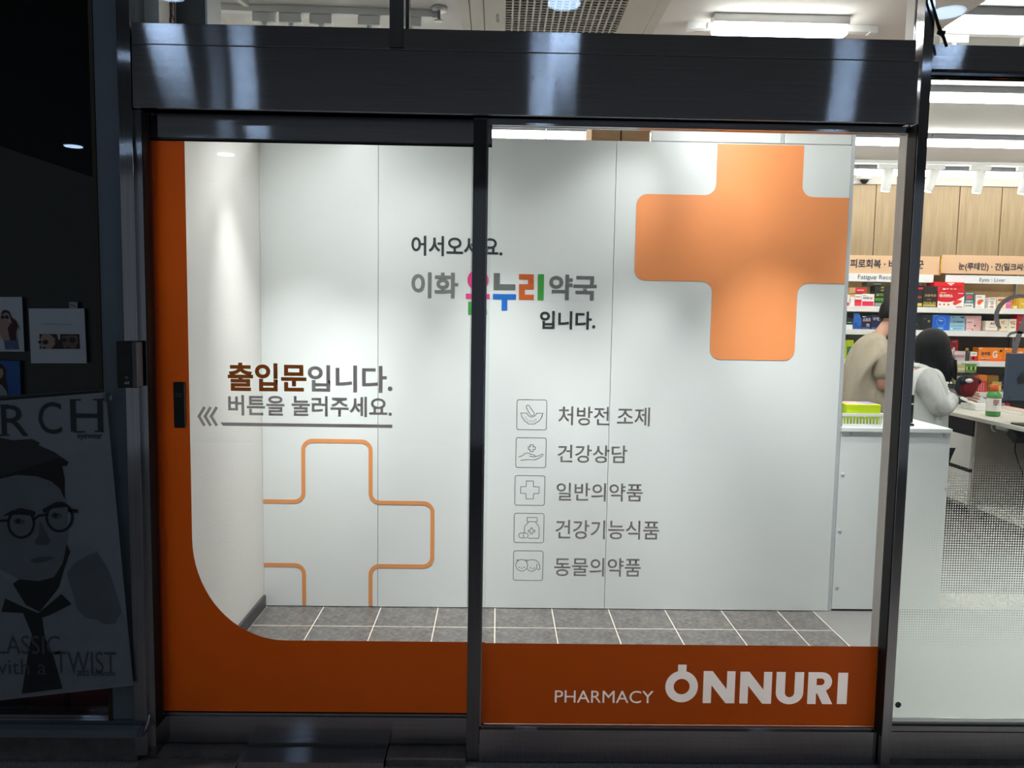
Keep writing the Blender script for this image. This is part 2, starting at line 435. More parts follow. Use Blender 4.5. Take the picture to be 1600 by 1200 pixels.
tag(box('ceiling_front', -4.5, 5.5, -6.5, -0.02, 2.868, 3.0, M['canopy']), 'dark soffit of the arcade over the pavement', 'ceiling', kind='structure')

# --- arcade downlights outside
dl_group = 'round downlights of the arcade soffit'
def downlight(x, y, label):
    t = thing('downlight', (x, y, 2.83), label, 'ceiling light', dl_group)
    MB().lathe((x, y, 2.848), [(.085, 0), (.085, .02), (.07, .02)], 32).build('rim', M['white_plastic'], t)
    MB().lathe((x, y, 2.84), [(.073, 0), (.073, .006)], 32).build('lens', M['down'], t)
for i, (x, y) in enumerate([(-1.5, -1.06), (.275, -1.06), (2.02, -1.06), (-1.5, -2.2), (.23, -2.2), (2.0, -2.2), (-2.5, -4.7), (-3.75, -4.55)]):
    downlight(x, y, 'round blue-white downlight mirrored in the shop glass, ' + ['left of the header', 'over the ceiling grille', 'over the right window', 'behind the left one', 'behind the middle one', 'behind the right one', 'far one in the sliding door', 'far one in the dark shop window'][i])

# --- partition with printed graphics
pt = thing('wall_partition', (0.26, YP, 0), 'white panelled partition printed with welcome words and orange crosses', 'wall', kind='structure')
zt = 2.263
px_seams = [XL, PX(591, 400, YP), PX(743, 400, YP) - .02, PX(959, 400, YP), PX(1322.5, 400, YP)]
for a, b in zip(px_seams[:-1], px_seams[1:]):
    box('panel', a + .0012, b - .0012, YP, YP + .02, 0.004, zt, M['white_panel'], pt)
box('backing', XL, px_seams[-1], YP + .0205, YP + .05, 0.002, zt - .004, M['grey_plastic'], pt)
xe = px_seams[-1]
box('edge_profile', xe + .001, xe + .018, YP + .004, YP + .06, 0.002, 2.42, M['white_alu'], pt, 'pale aluminium edge profile at the right end')
xu = PX(1019, 210, YP)
for a, b in [(xu, PX(1221, 210, YP)), (PX(1221, 210, YP) + .018, xe)]:
    box('upper_panel', a, b - .002, YP + .004, YP + .04, zt + .006, 2.42, M['white_panel'], pt)
box('upper_joint', PX(1221, 210, YP), PX(1221, 210, YP) + .016, YP + .008, YP + .04, zt + .006, 2.42, M['white_alu'], pt)

YG = YP - .0015
x0, x1, _, _ = rect(1122.7, 224, 1256.7, 224, YP)
xa = (PX(1122, 240, YP) + PX(1111, 460, YP)) / 2; xb = (PX(1256, 240, YP) + PX(1246, 460, YP)) / 2
big = cross_outline(PX(993, 372, YP), xa, xb, xe - .0015, zt - .004, PZ(1190, 306.5, YP), PZ(1190, 441.3, YP), PZ(1178, 562.7, YP), 0.052, (0, 0, 1, 1))
flat('cross_print', [big], YG, M['print_orange'], pt, 'large solid orange cross')
w = 6.2 * (YP + D) / F
zb_ = 0.008
xa, xb = PX(474, 730, YP), PX(579, 730, YP); za, zb2, xr_ = PZ(580, 785, YP), PZ(580, 884, YP), PX(675.5, 835, YP); zt2 = PZ(526, 689, YP); r_ = .045
mb = MB()
mb.ribbon([(XL + .002, za)] + arc(xa - r_, za + r_, r_, -90, 0) + arc(xa + r_, zt2 - r_, r_, 180, 90) + arc(xb - r_, zt2 - r_, r_, 90, 0)
          + arc(xb + r_, za + r_, r_, 180, 270) + arc(xr_ - r_, za - r_, r_, 90, 0) + arc(xr_ - r_, zb2 + r_, r_, 0, -90) + arc(xb + r_, zb2 - r_, r_, 90, 180) + [(xb, zb_)], w, YG)
mb.ribbon([(XL + .002, zb2)] + arc(xa - r_, zb2 - r_, r_, 90, 0) + [(xa, zb_)], w, YG)
mb.build('cross_line_print', M['print_line'], pt, 'thin orange outline of a cross')

pxtext('lettering', '어서오세요.', (642.7, 369.3, 785.3, 400.5), YG, M['ink_black'], pt, 'dark Korean welcome line', 0.022)
pxtext('lettering', '이화', (642.7, 425.6, 716, 465.8), YG, M['ink_grey'], pt, 'grey Korean shop name, first word', 0.028)
pxtext('lettering', '약국', (858, 429.2, 932.4, 469), YG, M['ink_grey2'], pt, 'grey Korean word after the coloured logo', 0.028)
pxtext('lettering', '입니다.', (843.5, 486.2, 930.5, 514.5), YG, M['ink_black'], pt, 'dark Korean line below the shop name', 0.025)
def c6(x, y): return 620 + x / 4.706, 340 + y / 4.706
def blocks(name, rs, m, label):
    mb = MB()
    for (a, b, c, d) in rs:
        q0, q1 = c6(a, b), c6(c, d); X0, X1, Z0, Z1 = rect(q0[0], q0[1], q1[0], q1[1], YG)
        mb.quad((X0, YG, Z0), (X1, YG, Z0), (X1, YG, Z1), (X0, YG, Z1))
    mb.build(name, m, pt, label)
q = c6(597, 460); cxo, czo = P(q[0], q[1], YG); ro = 77 / 4.706 * (YP + D) / F
flat('logo_stroke', [arc(cxo, czo, ro, 0, 354, 40), arc(cxo, czo, ro * .48, 0, 354, 40)], YG, M['logo_pink'], pt, 'pink ring of the logo')
blocks('logo_stroke', [(507, 560, 683, 598), (578, 530, 616, 560)], M['logo_pink'], 'pink bar of the logo')
blocks('logo_stroke', [(524, 618, 564, 715), (564, 676, 664, 715)], M['logo_green'], 'green angle of the logo')
blocks('logo_stroke', [(712, 408, 757, 532), (757, 490, 872, 532)], M['ink_grey2'], 'grey angle of the logo')
blocks('logo_stroke', [(706, 562, 876, 602), (770, 602, 812, 683)], M['logo_blue'], 'blue T of the logo')
blocks('logo_stroke', [(898, 416, 1007, 456), (965, 456, 1007, 490), (898, 490, 1007, 528), (898, 528, 942, 566), (898, 566, 1007, 604)], M['logo_orange'], 'orange zigzag of the logo')
blocks('logo_stroke', [(1036, 416, 1081, 606)], M['logo_green'], 'green upright of the logo')

# ================================================================== shop front
# --- header of the automatic door
hx0, hx1 = PX(206, 100, YH), PX(1436, 100, YH)
hz1, hzs, hz0 = PZ(820, 48.5, YH), PZ(820, 82, YH), PZ(820, 180.5, YH)
hd = thing('door_header', ((hx0 + hx1) / 2, 0, hz0), 'long brushed steel header box above the sliding door', 'header')
box('cover_plate', hx0, hx1, YH, -0.045, hz0, hzs - .0008, M['steel_h'], hd, bevel=.0015)
box('top_plate', hx0, hx1 - .012, YH + .0015, -0.045, hzs + .0008, hz1, M['steel_h'], hd, bevel=.0015)
box('housing', hx0 + .004, hx1 - .014, -0.0448, 0.085, hz0 + .004, hz1 - .001, M['steel_dark'], hd)
bx0, bx1 = PX(608.5, 40, YH - .006), PX(630.5, 40, YH - .006)
hs = box('hanger_strap', bx0, bx1, YH - .006, YH - .0005, PZ(620, 75, YH), 2.80, M['steel_v'])
tag(hs, 'narrow upright steel strap fixed over the front of the header', 'strap')
tag(box('transom_mullion', bx1 + .001, bx1 + .012, -.02, .03, hz1, 2.735, M['steel_dark']), 'dark steel mullion of the transom window behind the strap', 'mullion')

# --- left jamb, column
lx0, lx1 = PX(208.5, 200, -.035), PX(221, 200, -.035)
tag(box('trim_1', lx0, lx1, -0.035, .085, ZO, hz0 - .001, M['steel_v'], bevel=.001), 'narrow steel jamb left of the sliding door', 'door jamb', kind='structure')
tag(box('jamb_black_strip', lx1 + .0003, lx1 + .0025, -.034, .02, ZO + .12, hz0 - .002, M['black_soft']), 'black strip added over the reflecting side of the left door jamb', 'seal')  # strip added to keep the orange film's reflection off the jamb
cx0, cx1 = PX(185.5, 200, -.05), PX(206.5, 200, -.05)
tag(box('trim_2', cx0, cx1, -0.05, .06, ZO + .03, 2.735, M['steel_v'], bevel=.001), 'polished steel column between the dark shop and the door', 'column', kind='structure')
tag(box('trim_3', PX(150, 200, -.03), cx0 - .001, -0.03, .05, ZO + .03, 2.735, M['grey_paint']), 'blue-grey painted upright beside the dark shop window', 'window frame', kind='structure')
tag(box('trim_4', PX(143.5, 200, -.03), PX(150, 200, -.03) - .001, -0.034, .05, ZO + .06, 2.735, M['bronze']), 'thin bronze edge of the dark shop window', 'window frame', kind='structure')
xw1 = PX(143.5, 200, -.03) - .001
wz0 = PZ(60, 1112, -.01)
w1 = box('window_1', -4.4, xw1, 0.0, 0.008, wz0, 2.735, M['glass'])
tag(w1, 'dark window pane of the closed eyewear shop', 'window', kind='structure')
sill = thing('window_sill', (-2.6, -.03, wz0 - .05), 'dull steel sill under the dark shop window', 'window sill')
box('ledge', -4.4, PX(212, 1115, -.04), -.045, .03, wz0 - .03, wz0 - .012, M['steel_h'], sill)
box('bead', -4.4, PX(210, 1108, -.03), -.028, .03, wz0 - .011, wz0 - .001, M['steel_h'], sill)
box('apron', -4.4, PX(212, 1120, -.04), -.035, .03, ZO + .002, wz0 - .031, M['stone'], sill)
tag(box('wall_shop', -4.5, XL - .14, 0.9, 1.0, -.1, 2.74, M['unlit_wall']), 'interior wall of the closed eyewear shop, its darkness put in the colour', 'wall', kind='structure')
tag(box('floor_shop', -4.5, XL - .14, 0.1, 0.9, -.1, -.05, M['unlit_wall']), 'floor of the closed eyewear shop, its darkness put in the colour', 'floor', kind='structure')
tag(box('ceiling_shop', -4.5, XL - .14, 0.1, 0.9, 2.74, 2.8, M['unlit_wall']), 'ceiling of the closed eyewear shop, its darkness put in the colour', 'ceiling', kind='structure')
tag(box('wall_side', -4.5, -4.4, 0.1, 0.9, -.05, 2.74, M['unlit_wall']), 'side wall of the closed eyewear shop, its darkness put in the colour', 'wall', kind='structure')

# --- sliding door (left leaf)
dz1, dz0 = PZ(480, 176, YD - .02), PZ(480, 1160, YD - .02)
gx0, gx1 = PX(237.5, 300, YD), -0.03
gz1, gz0 = PZ(480, 221.5, YD - .02), PZ(480, 1116, YD - .02)
do = thing('door_1', ((gx0 + gx1) / 2, YD, dz0), 'glass sliding door with an orange film border and Korean lettering', 'sliding door', kind='structure')
box('top_rail', PX(232, 195, YD - .02), gx1, YD - .02, YD + .02, gz1 + .006, dz1, M['steel_h'], do)
box('top_bead', gx0, gx1, YD - .012, YD + .012, gz1, gz1 + .0055, M['steel_dark'], do)
box('bottom_rail', PX(245, 1140, YD - .02), gx1, YD - .022, YD + .02, dz0, gz0 - .010, M['steel_h'], do)
box('bottom_bead', gx0, gx1, YD - .014, YD + .014, gz0 - .0095, gz0, M['steel_v'], do)
box('stile', gx0 - .024, gx0 - .012, YD - .018, YD + .02, dz0, gz1 + .004, M['steel_dark'], do)
M['satin_dark'] = mat('satin_grey_metal', S(150, 152, 160), .45, .3, var=.05)
box('stile_bead', gx0 - .0115, gx0 - .001, YD - .010, YD + .012, gz0, gz1, M['satin_dark'], do)
box('buffer_block', PX(222.5, 190, YD - .02), PX(232, 190, YD - .02) - .001, YD - .02, YD + .01, PZ(227, 211, YD - .02), PZ(227, 175, YD - .02), M['grey_plastic'], do)
dp = box('pane', gx0, gx1, YD - .004, YD + .004, gz0, gz1, M['glass'], do)
YF = YD - .0055
edge = [(287, 219), (291, 400), (297, 690), (300.3, 800), (301.3, 850), (302.7, 880), (306.7, 901), (314.7, 921), (328, 941), (346.7, 960), (370.7, 977), (397, 990.5), (426.7, 998), (446.7, 1000.5), (560, 1001.5), (745, 1003.5)]
# the inner border is straight, then a quarter ellipse
xi = PX(294, 520, YF); zi = PZ(600, 1002, YF); ra, rb = PX(446, 1000, YF) - xi, .36
ell = [(xi + ra * (1 - math.cos(t)), zi + rb * (1 - math.sin(t))) for t in [PI / 2 * k / 18 for k in range(19)]]
flat('border_film', [[(gx0 + .001, gz1 - .003), (xi, gz1 - .003)] + ell + [(gx1, zi), (gx1, gz0 + .001), (gx0 + .001, gz0 + .001)]], YF, M['film_orange'], dp, 'orange film with a rounded inner corner')
def c5(x, y): return 280 + x / 4.4444, 540 + y / 4.4444
def r5(a, b, c, d): return c5(a, b) + c5(c, d)
pxtext('lettering', '출입문', r5(337, 121, 884, 318), YF, M['film_brown'], dp, 'brown-orange Korean word for entrance', 0.030)
pxtext('lettering', '입니다.', r5(892, 138, 1482, 326), YF, M['film_grey'], dp, 'grey Korean letters beside the brown word', 0.024)
pxtext('lettering', '버튼을 눌러주세요.', r5(340, 350, 1478, 492), YF, M['film_grey'], dp, 'grey Korean line asking to press the button', 0.024)
mb = MB()
for k in range(3):
    o = 42.5 * k
    mb.ribbon([P(*c5(176 + o, 427), YF), P(*c5(137 + o, 491), YF), P(*c5(176 + o, 556), YF)], 4.4 * (YD + D) / F, YF)
mb.build('arrow_film', M['film_grey'], dp, 'three grey chevrons pointing left')
pxflat('underline_film', [c5(285, 533), c5(1480, 549), c5(1480, 573), c5(305, 557)], YF, M['film_grey'], dp, 'grey underline bar')
# push switch on the door
bx = rect(271.5, 597, 289, 668.5, YF - .015)
sw = thing('push_switch', ((bx[0] + bx[1]) / 2, YF - .01, bx[2]), 'slim black push switch on the orange border of the sliding door', 'switch')
box('case', bx[0], bx[1], YF - .018, YF - .001, bx[2], bx[3], M['black'], sw, bevel=.003)
text('lettering', 'PUSH', bx[0] + .008, bx[1] - .008, bx[3] - .045, bx[3] - .037, YF - .0186, M['grey_plastic'], sw, 'small grey word', .01)
box('marker_line', bx[0] + .006, bx[1] - .006, YF - .0186, YF - .0175, bx[3] - .05, bx[3] - .0485, M['grey_plastic'], sw)

# --- fixed panel (right) with its stile
YS = -0.03
mx0, mx1 = PX(738, 400, YS) - .001, PX(761.5, 400, YS) - .001
fx = thing('window_2', ((mx0 + XP) / 2, 0, ZO), 'fixed glass panel with a pharmacy logo film and a list of services', 'window', kind='structure')
box('stile', mx0, mx1 - .0055, YS, .018, ZO + .01, hz0 - .001, M['steel_dark'], fx, bevel=.0012)
box('stile_bead', mx1 - .005, mx1, YS + .008, .018, PZ(755, 1130, 0), hz0 - .001, M['steel_v'], fx)
fz0, fz1 = PZ(1060, 1131.5, 0), PZ(1060, 203, 0)
box('bottom_rail', mx1 - .004, XP - .004, YS, .03, ZO + .004, fz0 - .009, M['steel_h'], fx)
box('bottom_bead', mx1 + .001, XP - .004, YS + .01, .02, fz0 - .0085, fz0, M['steel_h'], fx)
box('top_bead', mx1 + .001, XP - .004, YS + .01, .02, fz1, hz0 - .001, M['steel_h'], fx)
fp = box('pane', mx1 + .001, XP - .004, -.004, .004, fz0, fz1, M['glass'], fx)
YF2 = -.0055
x0, x1, _, _ = rect(750, 1007, 1368, 1007, YF2)
zf = PZ(1060, 1007.5, YF2)
YL = YF2
cut = []
def c8(x, y): return 840 + x / 2.857, 1000 + y / 2.857
ph_ = pxtext('lettering', 'PHARMACY', c8(77, 226) + c8(517, 281), YL, M['film_pale'], fp, 'pale thin capital letters', 0.0)
cut += mesh_loops(ph_.data, wloc(ph_))
def shape8(cx, w, zs, polys, name, label):
    """letter shape from a unit box: x 0..1 over px width, z 0..1 over px height"""
    X0, X1, Z0, Z1 = rect(*(c8(cx, zs[0]) + c8(cx + w, zs[1])), YL)
    ol = [[(X0 + u * (X1 - X0), Z0 + v * (Z1 - Z0)) for u, v in p] for p in polys]; cut.extend(ol)
    flat(name, ol, YL, M['film_pale'], fp, label)
ocx, ocz = P(*c8(643, 208), YL); ro = 76 / 2.857 * D / F
out = arc(ocx, ocz, ro, 75, -255, 44); kz = PZ(*c8(643, 110), YL)
out += [(ocx - .0148, ocz + ro * .96), (ocx - .0148, kz), (ocx + .0148, kz), (ocx + .0148, ocz + ro * .96)]
cut += [out, arc(ocx, ocz, ro * .49, 0, 351, 40)]
flat('logo_letter', [out, arc(ocx, ocz, ro * .49, 0, 351, 40)], YL, M['film_pale'], fp, 'bold letter O drawn as a mortar with a knob')
Nn = [[(0, 0), (.26, 0), (.26, .56), (.72, 0), (1, 0), (1, 1), (.74, 1), (.74, .44), (.28, 1), (0, 1)]]
shape8(739, 142, (139, 282), Nn, 'logo_letter', 'bold letter N'); shape8(903, 142, (142, 284), Nn, 'logo_letter', 'bold letter N')
def Uo():
    a = [(.5 + .5 * math.cos(t), .36 + .36 * -abs(math.sin(t))) for t in [PI * k / 14 for k in range(15)]]
    b = [(.5 - .17 * math.cos(t), .36 - .14 * math.sin(t)) for t in [PI * k / 10 for k in range(11)]]
    return [[(1, 1)] + a + [(0, 1), (.33, 1)] + b + [(.67, 1)]]
shape8(1064, 123, (143, 287), Uo(), 'logo_letter', 'bold letter U')
Rb = [(.55 + .40 * math.cos(t), .70 + .30 * math.sin(t)) for t in [PI / 2 - PI * k / 12 for k in range(13)]]
Rc = [(.52 + .13 * math.cos(t), .70 + .105 * math.sin(t)) for t in [PI / 2 - PI * k / 10 for k in range(11)]]
shape8(1206, 113, (144, 286), [[(0, 0), (.34, 0), (.34, .33), (.38, .33), (.60, 0), (1, 0), (.72, .43)] + Rb[::-1][2:] + [(0, 1)], [(.34, .805)] + Rc + [(.34, .595)]], 'logo_letter', 'bold letter R')
shape8(1339, 44, (146, 286), [[(0, 0), (1, 0), (1, 1), (0, 1)]], 'logo_letter', 'bold letter I')
flat('base_film', [[(mx1 + .0015, zf), (XP - .004, zf), (XP - .004, fz0 + .001), (mx1 + .0015, fz0 + .001)]] + cut, YF2, M['film_orange'], fp, 'orange film along the bottom')

# list of services with line pictograms
def c7(x, y): return 780 + x / 3.871, 610 + y / 3.871
rows = [((107, 57, 287, 238), '처방전 조제', (357, 99, 912, 214)), ((101, 287, 283, 467), '건강상담', (352, 331, 775, 439)),
        ((95, 516, 275, 695), '일반의약품', (346, 561, 868, 671)), ((90, 744, 270, 921), '건강기능식품', (340, 786, 968, 901)), ((86, 971, 264, 1149), '동물의약품', (333, 1013, 857, 1126))]
icon_names = ['mortar and pestle', 'open hand under a small cross', 'plain cross outline', 'medicine bottle with a capsule', 'two round animal faces']
LW = 1.25 * D / F
for k, (b, body, tr_) in enumerate(rows):
    X0, X1, Z0, Z1 = rect(*(c7(b[0], b[1]) + c7(b[2], b[3])), YF2)
    s = X1 - X0
    U = lambda pts: [(X0 + u / 100 * s, Z1 - v / 100 * s) for u, v in pts]
    mb = MB(); mb.ribbon(rrect(X0, X1, Z0, Z1, s * .07), LW, YF2, True)
    if k == 0:
        mb.ribbon(U([(37 + 6 * math.cos(math.radians(a)), 24 + 6 * math.sin(math.radians(a))) for a in range(165, 361, 15)] + [(58, 44), (57, 51), (52, 54), (46, 52), (42, 46)]), LW, YF2, True)
        mb.ribbon(U([(13, 45), (33, 45), (38, 53), (46, 58), (54, 58), (62, 53), (67, 45), (87, 45), (84, 58), (76, 70), (66, 77), (62, 78), (61, 82), (38, 82), (37, 78), (28, 73), (18, 60)]), LW, YF2, True)
    if k == 1:
        c = [(47, 23), (57, 23), (57, 30), (64, 30), (64, 39), (57, 39), (57, 46), (47, 46), (47, 39), (41, 39), (41, 30), (47, 30)]
        mb.ribbon(U(c), LW, YF2, True)
        mb.ribbon(U([(9, 65), (22, 60), (32, 52), (40, 51), (50, 55), (62, 58), (65, 62), (62, 64), (50, 62), (45, 61)]), LW, YF2)
        mb.ribbon(U([(65, 62), (76, 60), (86, 54), (90, 55), (89, 59), (78, 67), (64, 74), (45, 73), (30, 74), (16, 76)]), LW, YF2)
    if k == 2:
        mb.ribbon(U([(38, 18), (61, 18), (62, 37), (81, 38), (81, 60), (63, 61), (62, 79), (38, 79), (37, 61), (19, 60), (19, 38), (37, 37)]), LW, YF2, True)
    if k == 3:
        mb.ribbon(U([(44, 14), (76, 14), (77, 16), (77, 26), (76, 28), (44, 28), (43, 26), (43, 16)]), LW, YF2, True)
        mb.ribbon(U([(47, 28), (47, 32), (37, 42), (35, 46), (35, 66)]), LW, YF2); mb.ribbon(U([(73, 28), (73, 32), (82, 42), (84, 46), (84, 82), (81, 85), (48, 85)]), LW, YF2)
        mb.ribbon(U([(55, 50), (62, 50), (62, 57), (70, 57), (70, 63), (62, 63), (62, 70), (55, 70), (55, 63), (48, 63), (48, 57), (55, 57)]), LW, YF2, True)
        mb.ribbon(U([(24, 67), (40, 67), (46, 70), (48, 76), (46, 82), (40, 84), (24, 84), (18, 82), (16, 76), (18, 70)]), LW, YF2, True); mb.ribbon(U([(32, 67), (32, 84)]), LW, YF2)
    if k == 4:
        mb.ribbon(U([(28 + 20 * math.cos(a), 50 + 20 * math.sin(a)) for a in [2 * PI * i / 28 for i in range(28)]]), LW, YF2, True)
        mb.ribbon(U([(12, 37), (12, 31), (18, 32)]), LW, YF2); mb.ribbon(U([(39, 32), (46, 31), (46, 38)]), LW, YF2)
        mb.ribbon(U([(48, 34), (54, 31), (64, 30), (76, 32), (84, 39), (89, 50), (90, 62), (85, 65), (80, 62), (79, 44)]), LW, YF2)
        mb.ribbon(U([(77, 62), (70, 69), (60, 71), (50, 66), (47, 60)]), LW, YF2)
        for u, v in ((20, 55), (28, 58), (36, 55), (58, 57), (66, 60), (72, 57)): mb.ribbon(U([(u - 2, v), (u, v + 3), (u + 2, v + 1)]), LW, YF2)
    mb.build('pictogram', M['film_grey'], fp, 'square line pictogram: ' + icon_names[k])
    pxtext('lettering', body, c7(tr_[0], tr_[1]) + c7(tr_[2], tr_[3]), YF2, M['film_grey'], fp, 'grey Korean service name beside the ' + icon_names[k], 0.012)
    if k == 0:
        for i, ch in enumerate('ONNURI'):
            a = math.radians(212 + i * 23.2); uu, vv = 50 + 24.5 * math.cos(a), 48 - 24.5 * math.sin(a)
            (cx, cz), h = U([(uu, vv)])[0], s * .042
            text('lettering', ch, cx - (h * .75 if ch != 'I' else h * .2), cx + (h * .75 if ch != 'I' else h * .2), cz - h, cz + h, YF2, M['film_grey'], fp, None, .01, rot=a + PI / 2)

# --- right post, right window
rx1 = PX(1450.5, 200, YH)
M['satin_alu'] = mat('satin_pale_metal', S(196, 188, 182), .6, .0, var=.05, scale=1, stretch=(60, 60, 2))
rp = thing('trim_5', ((XP + rx1) / 2, 0, ZO), 'tall brushed steel post right of the fixed glass panel', 'post', kind='structure')
box('front_cover', XP, rx1, YH, -.0065, ZO, 2.735, M['steel_v'], rp, bevel=.0012)
box('black_face_strip', XP - .003, XP - .0002, YH + .004, -.0065, ZO + .12, hz0 - .001, M['black_soft'], rp)  # black strip added over the steel side in place of its dark reflection
box('core', XP + .004, rx1 - .004, -.006, .006, ZO, 2.735, M['black'], rp)
box('inner_cover', XP, rx1, .0065, .062, ZO, 2.735, M['satin_alu'], rp)
w3 = thing('window_3', (2.4, 0, ZO), 'large right shop window with white dotted film at the bottom', 'window', kind='structure')
tz0, tz1 = PZ(1530, 109, -.04), PZ(1530, 71, -.04)
box('transom_bar', rx1 + .001, 4.4, -.04, .03, tz0, tz1, M['steel_h'], w3)
box('transom_bead', rx1 + .001, 4.4, -.02, .03, tz0 - .014, tz0 - .001, M['steel_dark'], w3)
sz = PZ(1490, 1123, 0)
box('upper_pane', rx1 + .001, 4.4, -.004, .004, tz1 + .001, 2.735, M['glass'], w3)
box('pane', rx1 + .001, 4.4, -.004, .004, sz, tz0 - .015, M['glass'], w3)
box('sill_bead', rx1 + .001, 4.4, -.02, .03, sz - .012, sz - .0005, M['steel_h'], w3)
box('sill_ledge', rx1 + .001, 4.4, -.03, .03, sz - .032, sz - .0125, M['steel_h'], w3)
box('sill_face', rx1 + .001, 4.4, -.034, .03, ZO + .028, sz - .0325, M['steel_h'], w3)
box('plinth', rx1 + .001, 4.4, -.028, .03, ZO + .001, ZO + .0275, M['stone'], w3)
tag(box('trim_6', 4.4, 5.5, -.06, .06, ZO, 2.735, M['steel_v']), 'steel clad pier at the far right of the shop front', 'pier', kind='structure')
flat('dot_film', [[(rx1 + .002, sz + .001), (4.398, sz + .001), (4.398, sz + 1.04), (rx1 + .002, sz + 1.04)]], .0052, M['dots'], w3, 'white dot film fading out upwards')
# cursive letter on the right pane (runs out of the frame)
YR = -.0055
mb = MB()
st = [(1563.5, 513.5), (1559, 508), (1556.6, 498), (1557.5, 488), (1562, 478), (1570, 470), (1580, 465), (1592, 462.5), (1606, 463), (1618, 468)]
mb.ribbon([P(x, y, YR) for x, y in st], [w_ * D / F for w_ in (3.5, 6.5, 7.5, 7.5, 7.5, 7.2, 6.5, 6, 5.5, 4)], YR)
mb.ribbon([P(x, y, YR) for x, y in [(1612, 478), (1601, 500), (1592, 524), (1586, 545), (1584, 551)]], [9 * D / F] * 4 + [8 * D / F], YR)
mb.ribbon([P(x, y, YR) for x, y in [(1574, 526), (1579, 521), (1588, 519), (1600, 520), (1610, 519)]], [w_ * D / F for w_ in (2.5, 4.5, 4, 3, 2)], YR)
mb.build('script_letter', M['film_grey_dim'], w3, 'grey cursive capital cut off at the frame edge')
MB().lathe((PX(1403, 1101, -.005), -.0045, PZ(1403, 1101, -.005)), [(.009, 0), (.011, -.002), (.006, -.003)], 20, 'y').build('grime_spot', M['grey_plastic'], w3)
w4 = thing('window_4', (0, 0, hz1), 'long transom pane above the door header', 'window', kind='structure')
box('pane', hx0, XP - .001, -.004, .004, hz1 + .001, 2.735, M['glass'], w4)

# thresholds below the door
tx = [PX(118, 1170, -.06), PX(372, 1165, -.06), PX(602, 1165, -.06), mx0 - .002]
th = thing('threshold', (-.7, -.03, ZO), 'worn stone threshold of three pieces below the sliding door', 'threshold')
box('threshold_slab', lx0 - .02, tx[1] - .002, -.11, -.036, ZO + .001, ZO + .012, M['stone'], th)
box('threshold_slab', lx1 + .001, tx[1], -.034, .085, ZO + .001, dz0 - .012, M['stone'], th)
box('threshold_bar', tx[1] + .002, tx[2] - .002, -.085, .085, ZO + .001, dz0 - .010, M['steel_h'], th)
box('threshold_slab', tx[2] + .002, tx[3], -.06, .085, ZO + .001, dz0 - .012, M['stone'], th)

# ================================================================== ceiling fittings
def spot_light(name, loc, target, watts, size, blend, col, parent, radius=.03):
    l = bpy.data.lights.new(name, 'SPOT'); l.energy = watts; l.spot_size = math.radians(size); l.spot_blend = blend; l.color = col; l.shadow_soft_size = radius
    o = bpy.data.objects.new(name, l); COL.objects.link(o); o.parent = parent
    o.location = Vector(loc) - wloc(parent)
    o.rotation_euler = (Vector(target) - Vector(loc)).to_track_quat('-Z', 'Y').to_euler()
    return o

# LED battens running across the store
def batten(x0, x1, y, label, lit=True, h=.045, seg=1.2):
    t = thing('led_batten', ((x0 + x1) / 2, y, ZC - .06 - h), label, 'ceiling light', 'LED battens on the store ceiling')
    n = max(1, round((x1 - x0) / seg)); L_ = (x1 - x0) / n
    for i in range(n):
        a, b = x0 + i * L_ + .004, x0 + (i + 1) * L_ - .004
        box('housing', a, b, y - .025, y + .025, ZC - .035, ZC - .001, M['grey_plastic'], t)
        box('diffuser', a, b, y - .022, y + .022, ZC - .035 - h, ZC - .0355, M['tube'], t, bevel=.008)
    return t
batten(1.78, 5.5, .62, 'bright LED batten nearest the right shop window', seg=1.33)
batten(-1.0, 5.5, 1.70, 'long bright LED batten, second from the right shop window')
batten(-1.0, 5.5, 2.80, 'long bright LED batten, third from the right shop window')
batten(-1.0, 5.5, 3.93, 'long bright LED batten closest to the back wall')

# single batten in the entrance
(ax, ay), (bx_, by_) = PF(1113, 40, ZT - .04), PF(1322, 46, ZT - .04)
ey = (ay + by_) / 2
t = thing('led_batten', ((ax + bx_) / 2, ey, ZT - .09), 'short bright LED batten above the orange cross', 'ceiling light', 'LED battens on the store ceiling')
box('housing', ax, bx_, ey - .03, ey + .03, ZT - .032, ZT - .001, M['chrome_grey'], t)
box('diffuser', ax + .002, bx_ - .002, ey - .028, ey + .028, ZT - .068, ZT - .0325, M['tube'], t, bevel=.01)
box('end_cap', ax - .02, ax + .001, ey - .012, ey + .012, ZT - .05, ZT - .03, M['white_plastic'], t)

